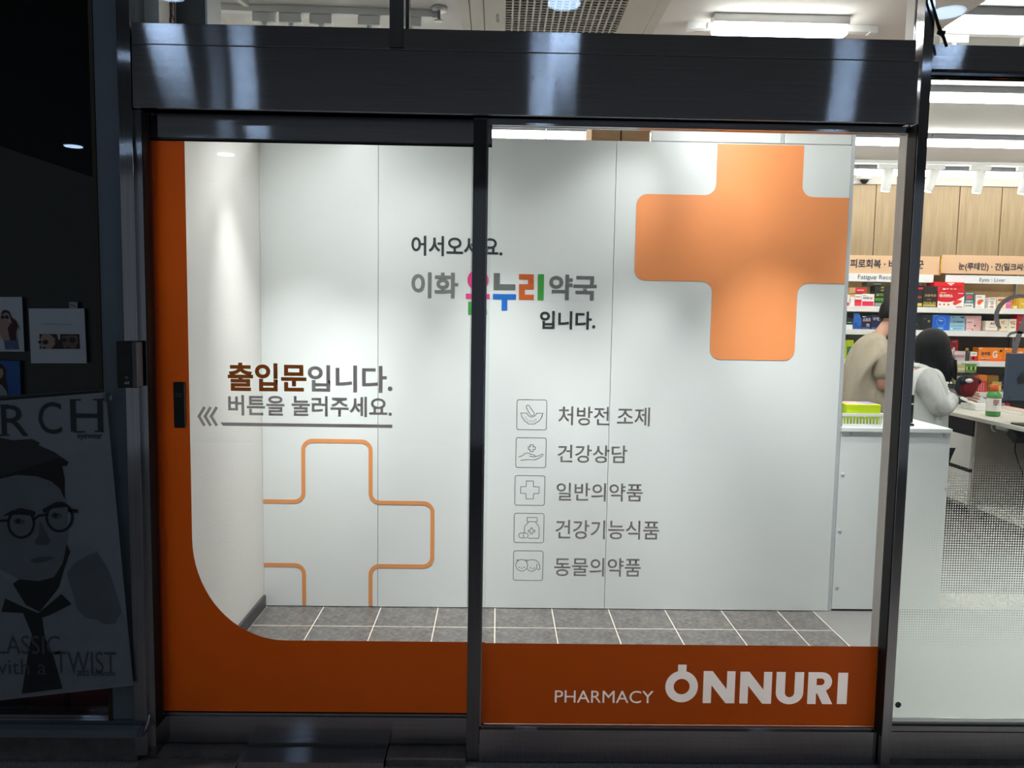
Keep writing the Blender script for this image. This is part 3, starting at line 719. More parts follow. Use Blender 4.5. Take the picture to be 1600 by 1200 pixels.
# track spots in the entrance
def track(x0, x1, y, label, tilt=0.0, z=ZC):
    m = Matrix.Translation(((x0 + x1) / 2, y, 0)) @ Matrix.Rotation(tilt, 4, 'Z'); L_ = (x1 - x0) / 2
    t = thing('light_track', ((x0 + x1) / 2, y, z - .03), label, 'light track')
    MB().box(-L_, L_, -.017, .017, z - .026, z - .001, m).build('rail', M['white_plastic'], t)
    for s_ in (-1, 1): MB().box(s_ * (L_ + .001), s_ * (L_ + .03), -.019, .019, z - .03, z - .001, m).build('end_cap', M['white_plastic'], t)
    return t
def track_spot(x, y, aim, label, group, length=.15, r=.033, z=ZC - .03, watts=0, col=(1, .985, .975), size=55, adapter=.11):
    t = thing('track_spot', (x, y, z - .2), label, 'spotlight', group)
    box('adapter', x - adapter / 2, x + adapter / 2, y - .016, y + .016, z - .034, z - .001, M['white_plastic'], t, bevel=.003)
    MB().lathe((x, y, z - .062), [(.009, 0), (.009, .03)], 12).build('stem', M['white_plastic'], t)
    d = (Vector(aim) - Vector((x, y, z - .075))).normalized(); p = Vector((x, y, z - .078))
    a, b = p - d * length * .22, p + d * length * .78
    MB().tube([a, a + d * .004, b - d * .004, b], [r * .86, r, r, r * .93], 24).build('head', M['white_plastic'], t)
    MB().tube([b + d * .0005, b + d * .002], [r * .8, r * .8], 20).build('lens', M['down_in'], t)
    if watts: spot_light('lamp', b + d * .006, aim, watts, size, 1.0, col, t)
    return t
(tx0, ty0), (tx1, ty1) = PF(302, 14, ZT - .02), PF(676, 26, ZT - .02)
ty = (ty0 + ty1) / 2
track(tx0, tx1, ty, 'white light track above the left half of the door', math.atan2(ty1 - ty0, tx1 - tx0), ZT)
vg = 'track spots in the entrance'
for i, px in enumerate([409, 451, 499, 575, 640]):
    x, y = PF(px, 19 + (px - 409) * .03, ZT - .035)
    track_spot(x, ty + (ty1 - ty0) * ((x - tx0) / (tx1 - tx0) - .5), (x + [0, .5, .25, .75, .75][i], YP, [.1, .4, -.2, -.2, .1][i]), ['leftmost white track spot above the sliding door', 'white track spot, second from the left above the sliding door', 'white track spot, third from the left above the sliding door', 'white track spot just left of the steel strap', 'small white track spot right of the steel strap'][i], vg, .13, .03, z=ZT - .028, watts=[112, 38, 122, 24, 140][i], adapter=.085, size=[50, 150, 50, 110, 50][i])
# spot track behind the short batten
track(ax - .05, bx_ + .12, ey + .08, 'white light track behind the short LED batten', 0, ZT)
for i, px in enumerate([1135, 1177, 1220, 1262]):
    x = PX(px, 45, ey + .08)
    track_spot(x, ey + .08, (x + [-.5, -.5, 0, .25][i], YP, [-.2, 1.9, 1.9, -.2][i]), 'white track spot behind the short LED batten, ' + ['leftmost', 'second', 'third', 'rightmost'][i] + ' of four', vg, .12, .03, z=ZT - .028, watts=[135, 16, 22, 142][i], adapter=.085, size=[50, 46, 150, 58][i])
# track over the right window; spots beyond the first added to light the film
track(1.75, 4.3, .85, 'light track behind the first LED batten over the right window')
for i, x in enumerate((PX(1492, 45, .85), PX(1492, 45, .85) + .35, PX(1492, 45, .85) + .75, PX(1492, 45, .85) + 1.15)):
    track_spot(x, .85, [(2.0, YP, .3), (1.9, 0, .35), (2.35, 0, .35), (2.9, 0, .35)][i], 'white track spot over the right window, ' + ['nearest the steel post', 'second from the steel post, out of view, added to light the film', 'third from the steel post, out of view, added to light the film', 'farthest from the steel post, out of view, added to light the film'][i], 'track spots over the right window', .13, .03, z=ZC - .028, watts=[80, 90, 90, 90][i], size=64)
# back track lighting the shelves
track(2.3, 5.4, 3.72, 'light track in front of the wooden wall cabinets')
bg = 'white cylinder spots in front of the shelves'
for i, (px, lean, lb) in enumerate([(1387, -.05, 'white cylinder spot above the man in the beige shirt'), (1459, -.28, 'strongly tilted white cylinder spot right of the steel post'), (1531, -.08, 'white cylinder spot over the eyes and liver sign'), (1604, -.12, 'white cylinder spot at the right edge')]):
    x = PX(px, 275, 3.72)
    track_spot(x, 3.72, (x + lean * 2.4, 3.95, 0.4), lb, bg, .17, .037, z=ZC - .028, watts=4.0, col=(1, .86, .68), size=100, adapter=.16)

# security camera dome on the ceiling
x, y = PF(1351, 276, ZC - .03)
t = thing('security_camera', (x, y, ZC - .1), 'small dome security camera under the store ceiling', 'security camera')
box('mount', x - .055, x + .055, y - .04, y + .04, ZC - .035, ZC - .001, M['white_plastic'], t, bevel=.004)
MB().lathe((x, y, ZC - .055), [(.05, 0), (.062, .012), (.062, .0195)], 28).build('collar', M['white_plastic'], t)
MB().ball((x, y, ZC - .056), (.036, .036, .036), 20).build('dome', M['black'], t)
# small ceiling downlight
x, y = PF(1494, 115, ZC)
t = thing('downlight', (x, y, ZC - .02), 'small round downlight between the battens on the store ceiling', 'ceiling light')
MB().lathe((x, y, ZC - .014), [(.05, 0), (.055, .004), (.055, .013)], 24).build('rim', M['white_plastic'], t)
MB().lathe((x, y, ZC - .0165), [(.046, 0), (.046, .002)], 24).build('lens', M['down_in'], t)
# sprinkler at the end of the track
x, y = PF(686, 16, ZT - .01)
t = thing('fire_sprinkler', (x, y, ZT - .06), 'small metal sprinkler head on the entrance ceiling', 'sprinkler')
MB().lathe((x, y, ZT - .012), [(.012, -.002), (.03, 0), (.032, .011)], 20).build('rosette', M['chrome_grey'], t)
MB().lathe((x, y, ZT - .05), [(.018, 0), (.018, .002), (.005, .003), (.005, .036)], 14).build('head', M['chrome_grey'], t)

# ceiling air conditioner with grille
acx0, acx1 = PX(757, 30, .45), PX(1003, 30, .45)
ac = thing('ceiling_air_conditioner', ((acx0 + acx1) / 2, .53, ZT - .03), 'ceiling air conditioner with a beige panel and square grille', 'air conditioner')
M['beige_plastic'] = mat('beige_plastic', S(206, 199, 188), .5, var=.02)
gx_0, gx_1 = PX(790, 20, .45), PX(972, 20, .45)
y0_, y1_ = .12, .95
mb = MB().box(acx0, gx_0, y0_, y1_, ZT - .03, ZT - .001).box(gx_1, acx1, y0_, y1_, ZT - .03, ZT - .001).box(gx_0, gx_1, y0_, .22, ZT - .03, ZT - .001).box(gx_0, gx_1, .84, y1_, ZT - .03, ZT - .001)
mb.build('panel', M['beige_plastic'], ac)
box('recess', gx_0, gx_1, .22, .84, ZT - .006, ZT - .001, M['void'], ac)
nb = 17
for i in range(1, nb):
    xx = gx_0 + (gx_1 - gx_0) * i / nb
    if i == 1: gb = box('grille_bar', xx - .0035, xx + .0035, .22, .84, ZT - .03, ZT - .026, M['beige_plastic'], ac)
    else: copy_obj(gb, (xx, .53, ZT - .03), ac)
for i in range(1, 24):
    yy = .22 + .62 * i / 24
    if i == 1: gb2 = box('grille_slat', gx_0, gx_1, yy - .003, yy + .003, ZT - .0298, ZT - .0262, M['beige_plastic'], ac)
    else: copy_obj(gb2, ((gx_0 + gx_1) / 2, yy, ZT - .0298), ac)
for s_, x in ((0, PX(735, 30, .45)), (1, PX(1018, 30, .45))):
    box('louvre', min(x, acx0 - .004) if not s_ else acx1 + .004, acx0 - .004 if not s_ else x, y0_ + .05, y1_ - .05, ZT - .022, ZT - .001, M['beige_plastic'], ac)
    xx = PX(719, 30, .45) if not s_ else PX(1036, 30, .45)
    box('frame_edge', xx if not s_ else x + .004, x - .004 if not s_ else xx, y0_, y1_, ZT - .016, ZT - .001, M['beige_plastic'], ac)
lt = text_mesh('AUCEIT', .01)
vs_ = [(v.co.y, v.co.x) for v in lt.vertices]; ax_ = [v[0] for v in vs_]; ay_ = [v[1] for v in vs_]
lx, ly = PF(775, 28, ZT - .03)
for v, (a, b) in zip(lt.vertices, vs_):
    v.co = (lx + .012 * (a - min(ax_)) / (max(ax_) - min(ax_)), ly + .09 * (b - min(ay_)) / (max(ay_) - min(ay_)) - .045, ZT - .0312)
link('lettering', lt, M['ink'], ac)

# grey duct box, flexible hose at the left end of the ceiling
gxa, gxb = PX(262, 15, .2), PX(320, 15, .2)
t = thing('duct_box', ((gxa + gxb) / 2, .26, 2.36), 'grey boxed duct hanging above the left end of the header', 'duct')
box('casing', gxa, gxb, .2, .34, 2.36, ZT - .001, M['grey_plastic'], t, bevel=.004)
box('edge_strip', gxb + .001, gxb + .008, .2, .34, 2.36, ZT - .001, M['white_alu'], t)
pts = [(PX(222 + 22 * k / 10, 34 - 40 * k / 10, .13), .13 + .02 * k / 10, PZ(222 + 22 * k / 10, 34 - 40 * k / 10, .13)) for k in range(-3, 19)]
hose = MB()
fine = []
for a, b in zip(pts[:-1], pts[1:]):
    for k in range(4): fine.append(Vector(a).lerp(Vector(b), k / 4))
fine = [p for p in fine if p.z < ZT]
hose.tube(fine, [.020 if k % 2 else .0165 for k in range(len(fine))], 14)
tag(hose.build('flexible_hose', M['grey_plastic']), 'ribbed grey flexible hose beside the duct box', 'hose')
x, z = P(265, 22, .15)
bw = MB()
for k in range(7):
    bw.tube([(x + .012 + random.uniform(-.004, .004), .15, 2.595), (x + .012 + random.uniform(-.012, .012), .15 + random.uniform(-.006, .006), z + .02), (x + .014 + random.uniform(-.02, .02), .15 + random.uniform(-.01, .01), z - .055)], .0018, 6)
M['copper'] = mat('bare_wire_brown', S(120, 92, 84), .6)
tag(bw.build('cut_wires', M['copper']), 'bunch of loose brown wires beside the flexible hose', 'wires')
# surface conduit running down the ceiling corner
tag(MB().box(-.009, .009, -.055, .055, ZT - .018, ZT - .001, Matrix.Translation((-.975, .405, 0)) @ Matrix.Rotation(-.22, 4, 'Z')).build('cable_duct', M['white_plastic']), 'thin white cable duct on the entrance ceiling near the side wall', 'cable duct')

# black cable dangling in front of the right post
cy = YH - .012
pts = [P(x, y, cy) for x, y in [(1454, -40), (1455, 0), (1459, 14), (1462, 24), (1465, 36), (1468, 45), (1471, 52), (1475, 60), (1479, 73)]]
t = thing('dangling_cable', (pts[-1][0], cy, pts[-1][1]), 'black taped cable end dangling beside the top of the right post', 'cable')
MB().tube([(x, cy, z) for x, z in pts], [.004, .004, .004, .0045, .005, .006, .006, .005, .0045], 10).build('cable', M['black_soft'], t)
MB().tube([(PX(1468, 50, cy) - .006, cy, PZ(1468, 50, cy)), (PX(1475, 50, cy), cy, PZ(1475, 53, cy))], [.007, .010], 8).build('tape_knot', M['black_soft'], t)

# ================================================================== above / behind the partition
yb = 1.6
for k, (a, b) in enumerate(((924.5, 969.5), (971.5, 1016))):
    x0, x1 = PX(a, 208, yb), PX(b, 208, yb)
    t = thing('carton', ((x0 + x1) / 2, yb + .15, 2.18), ['brown cardboard carton showing over the partition, left of two', 'brown cardboard carton showing over the partition, right of two'][k], 'carton', 'cartons behind the partition')
    box('box', x0, x1, yb, yb + .3, 2.20, 2.47, M['cardboard'], t, bevel=.003)
    box('tape', x0 + .02, x1 - .02, yb - .001, yb - .0002, 2.32, 2.36, M['bronze'], t)
    tag(t)
tag(box('tall_cabinet', PX(700, 210, yb) - .6, PX(1060, 210, yb), yb - .05, yb + .42, 0.001, 2.198, M['white_panel']), 'white tall cabinet hidden behind the partition under the cartons', 'cabinet')
bpy.data.objects['tall_cabinet'].name = 'tall_cabinet'

# ================================================================== counter behind the partition end
ctx0, ctx1 = xe + .021, PX(1487.5, 680, YP)
ctz = PZ(1400, 669, YP)
ct = thing('counter', ((ctx0 + ctx1) / 2, YP + .2, 0), 'white boxed counter right of the partition', 'counter')
box('body', ctx0, ctx1 - .004, YP + .006, YP + .40, 0.012, ctz - .022, M['white_panel'], ct)
box('countertop', ctx0 - .0, ctx1, YP - .004, YP + .42, ctz - .021, ctz, M['white_panel'], ct, bevel=.002)
box('plinth', ctx0 + .01, ctx1 - .02, YP + .02, YP + .39, 0.001, 0.0115, M['black'], ct)
for (px, py) in [(1330, 678), (1475, 680), (1316, 742), (1479, 764), (1308, 830), (1303, 918)]:
    x = max(PX(px, py, YP), ctx0 + .02); z = PZ(px, py, YP)
    MB().lathe((x, YP + .0055, z), [(.0085, 0), (.0085, -.0015), (.006, -.002)], 16, 'y').build('screw_cap', M['white_alu'], ct)
# basket with a lime box
bx0, bx1 = ctx0 + .004, PX(1380, 655, YP + .02)
by0, by1 = YP + .012, YP + .19
bz0, bz1 = ctz + .001, ctz + .068
bk = thing('plastic_basket', ((bx0 + bx1) / 2, (by0 + by1) / 2, bz0), 'white slotted plastic basket on the counter', 'basket')
box('bottom', bx0 + .008, bx1 - .008, by0 + .008, by1 - .008, bz0, bz0 + .004, M['white_plastic'], bk)
rim = MB()
for (a, b, c, d) in ((bx0, bx1, by0, by0 + .006), (bx0, bx1, by1 - .006, by1), (bx0, bx0 + .006, by0 + .006, by1 - .006), (bx1 - .006, bx1, by0 + .006, by1 - .006)): rim.box(a, b, c, d, bz1 - .014, bz1)
rim.build('rim', M['white_plastic'], bk)
low = MB()
for (a, b, c, d) in ((bx0 + .006, bx1 - .006, by0 + .005, by0 + .010), (bx0 + .006, bx1 - .006, by1 - .010, by1 - .005), (bx0 + .005, bx0 + .010, by0 + .01, by1 - .01), (bx1 - .010, bx1 - .005, by0 + .01, by1 - .01)): low.box(a, b, c, d, bz0, bz0 + .014)
low.build('lower_band', M['white_plastic'], bk)
n = 13
for i in range(n):
    x = bx0 + .008 + (bx1 - bx0 - .016) * i / (n - 1)
    for yy in (by0 + .004, by1 - .007): MB().box(x - .0028, x + .0028, yy, yy + .003, bz0 + .012, bz1 - .012).build('slat', M['white_plastic'], bk)
for i in range(1, 9):
    yy = by0 + (by1 - by0) * i / 9
    for x in (bx0 + .004, bx1 - .007): MB().box(x, x + .003, yy - .0028, yy + .0028, bz0 + .012, bz1 - .012).build('slat', M['white_plastic'], bk)
M['lime'] = mat('lime_card', S(200, 224, 20), .5, var=.03)
M['lilac'] = mat('lilac_print', S(150, 130, 190), .5); M['pinkp'] = mat('pink_print', S(224, 160, 170), .5)
lb = thing('lime_box', (bx0 + .1, by0 + .09, bz0 + .005), 'lime green printed box lying in the white basket', 'box')
lx0_, lx1_ = PX(1321, 636, by0 + .03), bx1 - .012
box('carton', lx0_, lx1_, by0 + .014, by1 - .016, bz0 + .006, bz1 + .042, M['lime'], lb, bevel=.002)
box('lid_print', lx0_ + .015, lx0_ + .09, by0 + .03, by1 - .03, bz1 + .0425, bz1 + .0432, M['pinkp'], lb)
box('lid_print', lx0_ + .10, lx1_ - .012, by0 + .03, by1 - .03, bz1 + .0425, bz1 + .0432, M['lilac'], lb)
# card terminal standing behind the right post
x0, x1 = PX(1418, 640, YP + .1), PX(1428, 640, YP + .1)
t = thing('card_terminal', ((x0 + x1) / 2, YP + .12, ctz), 'black upright card terminal on the counter beside the steel post', 'card terminal')
box('stand', x0 - .04, x1 - .004, YP + .08, YP + .16, ctz + .001, ctz + .012, M['black'], t, bevel=.003)
box('body', x0 - .03, x1, YP + .1, YP + .14, ctz + .0125, ctz + .155, M['black'], t, bevel=.006)
box('band', x0 - .0305, x1 + .0006, YP + .0995, YP + .1405, ctz + .105, ctz + .113, M['white_alu'], t)

# ================================================================== wall shelves at the back
YC = 4.27        # front of boxes
YW = 4.34        # front of cabinets and signs
XS0 = 2.2
sh = thing('wall_shelving', (3.9, 4.45, 0), 'white medicine shelving with a warm wooden back along the rear wall', 'shelving')
box('back_panel', XS0, 5.5, YB - .02, YB - .001, .02, 2.03, M['wood_back'], sh)
shelf_z = [PZ(1400, 479.5, YC - .02), PZ(1400, 515.5, YC - .02), PZ(1400, 562.5, YC - .02), PZ(1400, 611, YC - .02)]
joints = [XS0, PX(1312, 480, YC), PX(1464.3, 480, YC), PX(1464.3, 480, YC) + .88, 5.5]
for z in shelf_z + [.62, .34, .1]:
    for a, b in zip(joints[:-1], joints[1:]):
        box('shelf_board', a + .001, b - .001, YC - .02, YB - .022, z - .012, z, M['white_plastic'], sh)
        box('price_rail', a + .001, b - .001, YC - .032, YC - .0205, z - .045, z + .002, M['white_plastic'], sh)
for x in joints:
    box('upright', x - .006, x + .006, YB - .06, YB - .021, .001, 2.03, M['white_alu'], sh)
# the dark rear of the lower shelves
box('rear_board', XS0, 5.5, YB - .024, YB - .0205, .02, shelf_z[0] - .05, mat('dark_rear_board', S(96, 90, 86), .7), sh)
# wooden cabinets above
wc = thing('wall_cabinet', (3.9, 4.45, 2.03), 'pale oak wall cabinets above the category signs', 'cabinet')
wz0_, wz1_ = PZ(1500, 401.5, YW), PZ(1480, 291, YW)
seams = [XS0] + [PX(px, 340, YW) for px in (1303, 1367, 1433, 1497.5, 1563.5, 1630, 1696)] + [5.5]
for a, b in zip(seams[:-1], seams[1:]): box('door', a + .004, b - .004, YW, YW + .02, wz0_, wz1_, M['wood'], wc)
box('carcass', XS0, 5.5, YW + .021, YB - .001, wz0_ + .002, ZC - .06, M['void'], wc)
tag(box('trim_7', XS0, 5.5, YW - .01, YB, wz1_ + .004, ZC - .001, M['wall_plain']), 'pale bulkhead strip between the oak cabinets and the ceiling', 'trim', kind='structure')

def sign(px0, px1, lab, body, tr, en, er, white, label):
    x0, x1, z0, z1 = rect(px0, 399.5, px1, 428.5, YW - .02)
    off = 0.0
    t = thing('category_sign', ((x0 + x1) / 2, YW - .02, z0), label, 'sign', 'category signs above the shelves')
    b = box('board', x0, x1, YW - .02, YW - .006, z0, z1, M['sign_peach'], t)
    text('lettering', body, *rect(*tr, YW - .022), YW - .022, M['ink'], t, 'dark Korean letters', .03)
    wx0, wx1, wzb, wzt = rect(white[0], white[1], white[2], white[3], YW - .024)
    box('strip', wx0, wx1, YW - .026, YW - .0205, wzb, wzt, M['sign_white'], t, 'white strip')
    text('lettering', en, *rect(*er, YW - .028), YW - .028, M['ink'], t, 'thin dark English words', .0)
sign(1312, 1468.5, '', '피로회복 · 비타민B군', (1328.5, 405.5, 1443.5, 419.5), 'Fatigue Recovery', (1340.5, 429.6, 1413, 438.5), (1325, 428, 1458.5, 440.5), 'peach category sign for fatigue recovery left of the steel post')
sign(1471.5, 1640, '', '눈(루테인) · 간(밀크씨슬)', (1497.5, 411, 1612, 424.5), 'Eyes · Liver', (1530.5, 434.5, 1571, 442), (1477, 431, 1640, 443.5), 'peach category sign for eyes and liver right of the steel post')
M['yellow'] = mat('yellow_plastic', S(226, 176, 40), .4)
x, z = P(1469.5, 420, YW - .03)
tag(MB().tube([(x, YW - .035, PZ(1470, 401, YW)), (x, YW - .035, z), (x - .004, YW - .035, PZ(1469, 431, YW))], [.003, .006, .003], 8).build('hanging_ornament', M['yellow']), 'thin yellow ornament hanging between the two peach signs', 'ornament')

# ---- medicine boxes
CM = {}
def cm(rgb, rough=.45):
    if rgb not in CM: CM[rgb] = mat('card_%02x%02x%02x' % rgb, S(*rgb), rough, var=.03, scale=30)
    return CM[rgb]
WHT, RED, BLK, NAVY, ORG = (238, 236, 232), (214, 26, 40), (26, 26, 28), (22, 30, 62), (250, 132, 20)
bgroup = 'medicine boxes on the wall shelves'
def medbox(r, col, label, prints=(), words=(), row=0, depth=.09, y=YC, name='medicine_box', zbase=None):
    x0, x1, z0, z1 = rect(*r, y)
    x0 += .0006; x1 -= .0006
    if zbase is not None: z1 += zbase - z0; z0 = zbase
    t = thing(name, ((x0 + x1) / 2, y + depth / 2, z0), label, 'box', bgroup)
    cb = box('carton', x0, x1, y, y + depth, z0, z1, cm(col), t, bevel=.001)
    W, Hh = x1 - x0, z1 - z0
    for (a, b, c, d, pc) in prints:
        box('print', x0 + a * W, x0 + c * W, y - .0012, y - .0002, z0 + b * Hh, z0 + d * Hh, cm(pc), cb)
    for (body, a, b, c, d, pc) in words:
        text('lettering', body, x0 + a * W, x0 + c * W, z0 + b * Hh, z0 + d * Hh, y - .002, cm(pc), cb, None, .03)
    return t, x0, x1, z0, z1
s1, s2, s3, s4 = [z + .0015 for z in shelf_z]
def up(n, z): return None
# top shelf
medbox((1318, 461, 1326.6, 477), WHT, 'white and red box at the left end of the top shelf', [(0, 0, 1, .35, RED)], zbase=s1)
medbox((1327, 459, 1335.4, 477), WHT, 'white box with an orange band on the top shelf', [(.02, .82, .98, .97, (250, 160, 40)), (.1, .1, .2, .7, (120, 120, 130))], zbase=s1)
medbox((1335.7, 458.6, 1346.2, 477), WHT, 'half white half red box on the top shelf', [(0, 0, 1, .33, (222, 50, 80)), (0, .33, 1, .56, RED), (.1, .75, .8, .82, (120, 120, 130))], zbase=s1)
medbox((1346.6, 458.4, 1366, 477.7), WHT, 'white box with a red foot beside the black boxes', [(.04, .02, .96, .40, (216, 34, 80)), (.08, .84, .3, .9, (150, 150, 160))], [('피로엔', .08, .56, .55, .76, (90, 80, 90)), ('정', .6, .56, .85, .72, (220, 80, 90))], zbase=s1)
zb_ = PZ(1340, 458.2, YC)
medbox((1327, 449, 1353.6, 458), (196, 156, 110), 'red fronted box lying on top of the white boxes', [(.36, .02, .97, .98, RED)], [('비타', .46, .4, .86, .66, WHT)], y=YC + .02, zbase=max(s1 + .11, zb_))
medbox((1366.2, 455.6, 1390, 471.6), BLK, 'black box with green letters on the top shelf', [(.1, .02, .95, .06, (60, 70, 60))], [('골드', .08, .62, .6, .86, (150, 170, 60)), ('비타민', .04, .1, .6, .44, (110, 200, 60))], zbase=s1 + .035)
medbox((1366.2, 471.8, 1388, 477.8), (120, 128, 124), 'clear grey riser tray under the black boxes', [(.05, .2, .95, .8, (150, 156, 152))], name='riser_tray', zbase=s1)
medbox((1367, 446.5, 1391, 455.5), BLK, 'flat black boxes with a gold seal, upper ones of the stack', [(.4, .62, .58, .88, (170, 160, 70)), (.4, .12, .58, .36, (170, 160, 70)), (0, .48, 1, .52, (70, 70, 70))], zbase=s1 + .127)
medbox((1347, 441.5, 1366.5, 457), (44, 44, 36), 'dark olive box behind the white boxes', [(.5, .3, .95, .5, (230, 150, 120)), (.5, .62, .95, .8, (200, 170, 110))], y=YC + .10, zbase=s1)
medbox((1354, 440.5, 1384, 446), (50, 50, 40), 'flat dark box on top of the black stack', [(.35, .35, .75, .55, (150, 140, 80))], y=YC + .02, zbase=s1 + .181)
medbox((1432, 447, 1441.5, 478), BLK, 'black box with a red lid right of the steel post', [(0, .9, 1, 1, RED), (.15, .05, .98, .2, (220, 196, 96))], [('21', .2, .45, .8, .56, (230, 90, 50))], zbase=s1)
medbox((1441.8, 446, 1464.2, 479), (30, 28, 28), 'large black box with gold letters on the top shelf', [(.05, .04, .95, .14, (190, 170, 90)), (.3, .36, .6, .39, (150, 120, 60))], [('고면촉진', .1, .5, .92, .62, (200, 160, 100)), ('GOLD', .06, .16, .94, .26, (220, 190, 80))], zbase=s1, depth=.11)
t, x0, x1, z0, z1 = medbox((1464.8, 455, 1506.6, 480.6), RED, 'large red and white liver tonic box on the top shelf', [(.08, .88, .3, .92, (250, 210, 110)), (.76, .86, .95, .9, WHT)], [('에너리버스', .05, .62, .56, .82, WHT)], zbase=s1, depth=.14)
wv = [(x0 + (x1 - x0) * k / 16, z0 + (z1 - z0) * (.40 - .06 * math.sin(k / 16 * PI * 1.0) * 2 + (k / 16) ** 2 * .32)) for k in range(17)]
flat('wave_print', [[(x0 + .001, z0 + .001)] + [(max(a, x0 + .001) if a < x1 - .002 else x1 - .001, b) for a, b in wv] + [(x1 - .001, z0 + .001)]], YC - .0014, cm(WHT), t, 'white wave')
flat('liver_print', [[(x0 + (x1 - x0) * u, z0 + (z1 - z0) * v) for u, v in [(.58, .22), (.62, .40), (.72, .48), (.84, .46), (.93, .44), (.88, .32), (.78, .24), (.66, .14)]]], YC - .002, cm((226, 70, 50)), t, 'orange-red liver shape')
for k in range(3): box('print', x0 + (x1 - x0) * (.06 + .16 * k), x0 + (x1 - x0) * (.13 + .16 * k), YC - .0022, YC - .0015, z0 + (z1 - z0) * .14, z0 + (z1 - z0) * .24, cm((226, 90, 90)), t)
box('print', x0 + (x1 - x0) * .7, x0 + (x1 - x0) * .95, YC - .0022, YC - .0015, z0 + .004, z0 + .011, cm(RED), t)
ht = z1
medbox((1464.8, 448, 1506.6, 454.8), RED, 'flat red box on top of the large red box', [(.2, .3, .3, .6, WHT), (.33, .4, .42, .62, (250, 190, 190)), (.48, .4, .56, .62, (250, 190, 190)), (.62, .4, .7, .62, (250, 190, 190))], zbase=ht + .001, depth=.13)
medbox((1460, 441, 1506.6, 447.8), (232, 20, 30), 'uppermost flat red box of the red stack', [(.44, .6, .66, .82, WHT), (.5, .3, .6, .5, WHT)], zbase=ht + .041, depth=.13)
t, *_ = medbox((1506.9, 457.4, 1521.2, 481), (36, 110, 118), 'teal and white box beside the large red box', [(0, 0, 1, .3, WHT), (.2, .6, .85, .84, (220, 80, 70)), (.1, .92, .9, .97, (180, 220, 220))], [('간장약', .1, .36, .9, .5, WHT), ('ECBR', .12, .1, .88, .2, (60, 80, 90))], zbase=s1)
t, x0, x1, z0, z1 = medbox((1524.5, 460.8, 1539, 481.5), WHT, 'white box with a round orange blob on the top shelf', [(.12, .82, .6, .87, (120, 120, 120)), (.15, .1, .6, .13, (230, 130, 110))], zbase=s1)
flat('blob_print', [[(x0 + (x1 - x0) * u, z0 + (z1 - z0) * v) for u, v in [(.2, .3), (.16, .45), (.22, .58), (.4, .64), (.66, .66), (.84, .6), (.84, .5), (.66, .44), (.56, .3), (.4, .24)]]], YC - .0014, cm((242, 92, 36)), t)
t, *_ = medbox((1544.5, 465, 1556.2, 481.7), WHT, 'small white box right of the orange blob box', [(.1, .84, .9, .92, (150, 130, 130)), (.1, .62, .7, .68, (200, 120, 110)), (.2, .08, .7, .2, (230, 110, 90))], [('간', .3, .36, .7, .54, (90, 80, 80))], zbase=s1)
medbox((1557.8, 464.5, 1572, 482), (248, 226, 180), 'beige box with red letters on the top shelf', [(.2, .08, .7, .14, (190, 150, 110))], [('MF', .1, .64, .62, .88, (196, 60, 80))], zbase=s1)
medbox((1572.3, 464.5, 1580, 482), (222, 110, 170), 'pink box behind the cursive window letter', [(0, .4, 1, .5, (236, 160, 200))], zbase=s1)
medbox((1580.3, 467, 1591.5, 482.4), (214, 160, 30), 'dark yellow box with a white label on the top shelf', [(.3, .05, .8, .25, WHT), (.1, .4, .3, .95, (170, 110, 20)), (.5, .4, .6, .95, (170, 110, 20))], zbase=s1)
medbox((1591.8, 465, 1606, 482.6), (220, 180, 60), 'yellow box at the right edge of the top shelf', [(.3, .4, .8, .5, (240, 220, 150))], zbase=s1)
# second shelf
medbox((1318, 496, 1332.5, 513), (34, 44, 44), 'dark green and white box at the left end of the second shelf', [(.1, 0, 1, .4, WHT), (.4, .55, .9, .65, (120, 180, 150))], zbase=s2)
t, x0, x1, z0, z1 = medbox((1333, 496.5, 1346, 513), (46, 108, 196), 'blue display box with a slanted top on the second shelf', [(.1, .1, .5, .6, (30, 80, 160))], [('BLUE', .55, .1, .95, .3, (20, 50, 110))], zbase=s2)
flat('header_card', [[(x0 + .002, z1 + .001), (x1 - .004, z1 + .001), (x1 - .022, z1 + .046), (x0 + .002, z1 + .046)]], YC + .003, cm((52, 120, 206)), t, None, .004)
medbox((1346.4, 492, 1361, 513.2), NAVY, 'navy box with white letters beside the blue display box', [(.05, .9, .4, .95, WHT), (.05, .05, .9, .12, (90, 120, 190)), (.1, .56, .9, .6, (200, 60, 60))], [('스포츠', .1, .62, .95, .84, (210, 210, 220)), ('72', .5, .2, .85, .4, WHT)], zbase=s2)
medbox((1361.3, 491, 1378, 513.4), (24, 34, 74), 'navy box partly behind the man in the beige shirt', [(.05, .05, .9, .12, (90, 120, 190))], [('구현', .1, .62, .8, .84, (210, 210, 220))], zbase=s2)
medbox((1424, 489, 1439.5, 514.4), (24, 26, 30), 'black box just right of the steel post on the second shelf', [(.3, .3, .6, .4, (90, 90, 90))], zbase=s2, depth=.12)
medbox((1439.8, 490, 1456.3, 514.8), (26, 28, 34), 'black box above the woman on the second shelf', [(.6, .5, .8, .64, (150, 140, 110)), (.2, .7, .4, .75, (100, 100, 100))], zbase=s2, depth=.12)
t, x0, x1, z0, z1 = medbox((1456.6, 492, 1483.7, 516.6), (30, 104, 214), 'bright blue box with a round seal on the second shelf', [(.05, .93, .35, .96, (150, 190, 240)), (.35, .08, .65, .2, (120, 190, 240))], [('Fito', .38, .58, .6, .68, (190, 220, 250))], zbase=s2)
c_ = (x0 + (x1 - x0) * .5, z0 + (z1 - z0) * .55); rr_ = (z1 - z0) * .28
MB().ribbon(arc(c_[0], c_[1], rr_, 0, 345, 23), .004, YC - .0016, True).build('seal_ring', cm((120, 170, 236)), t)
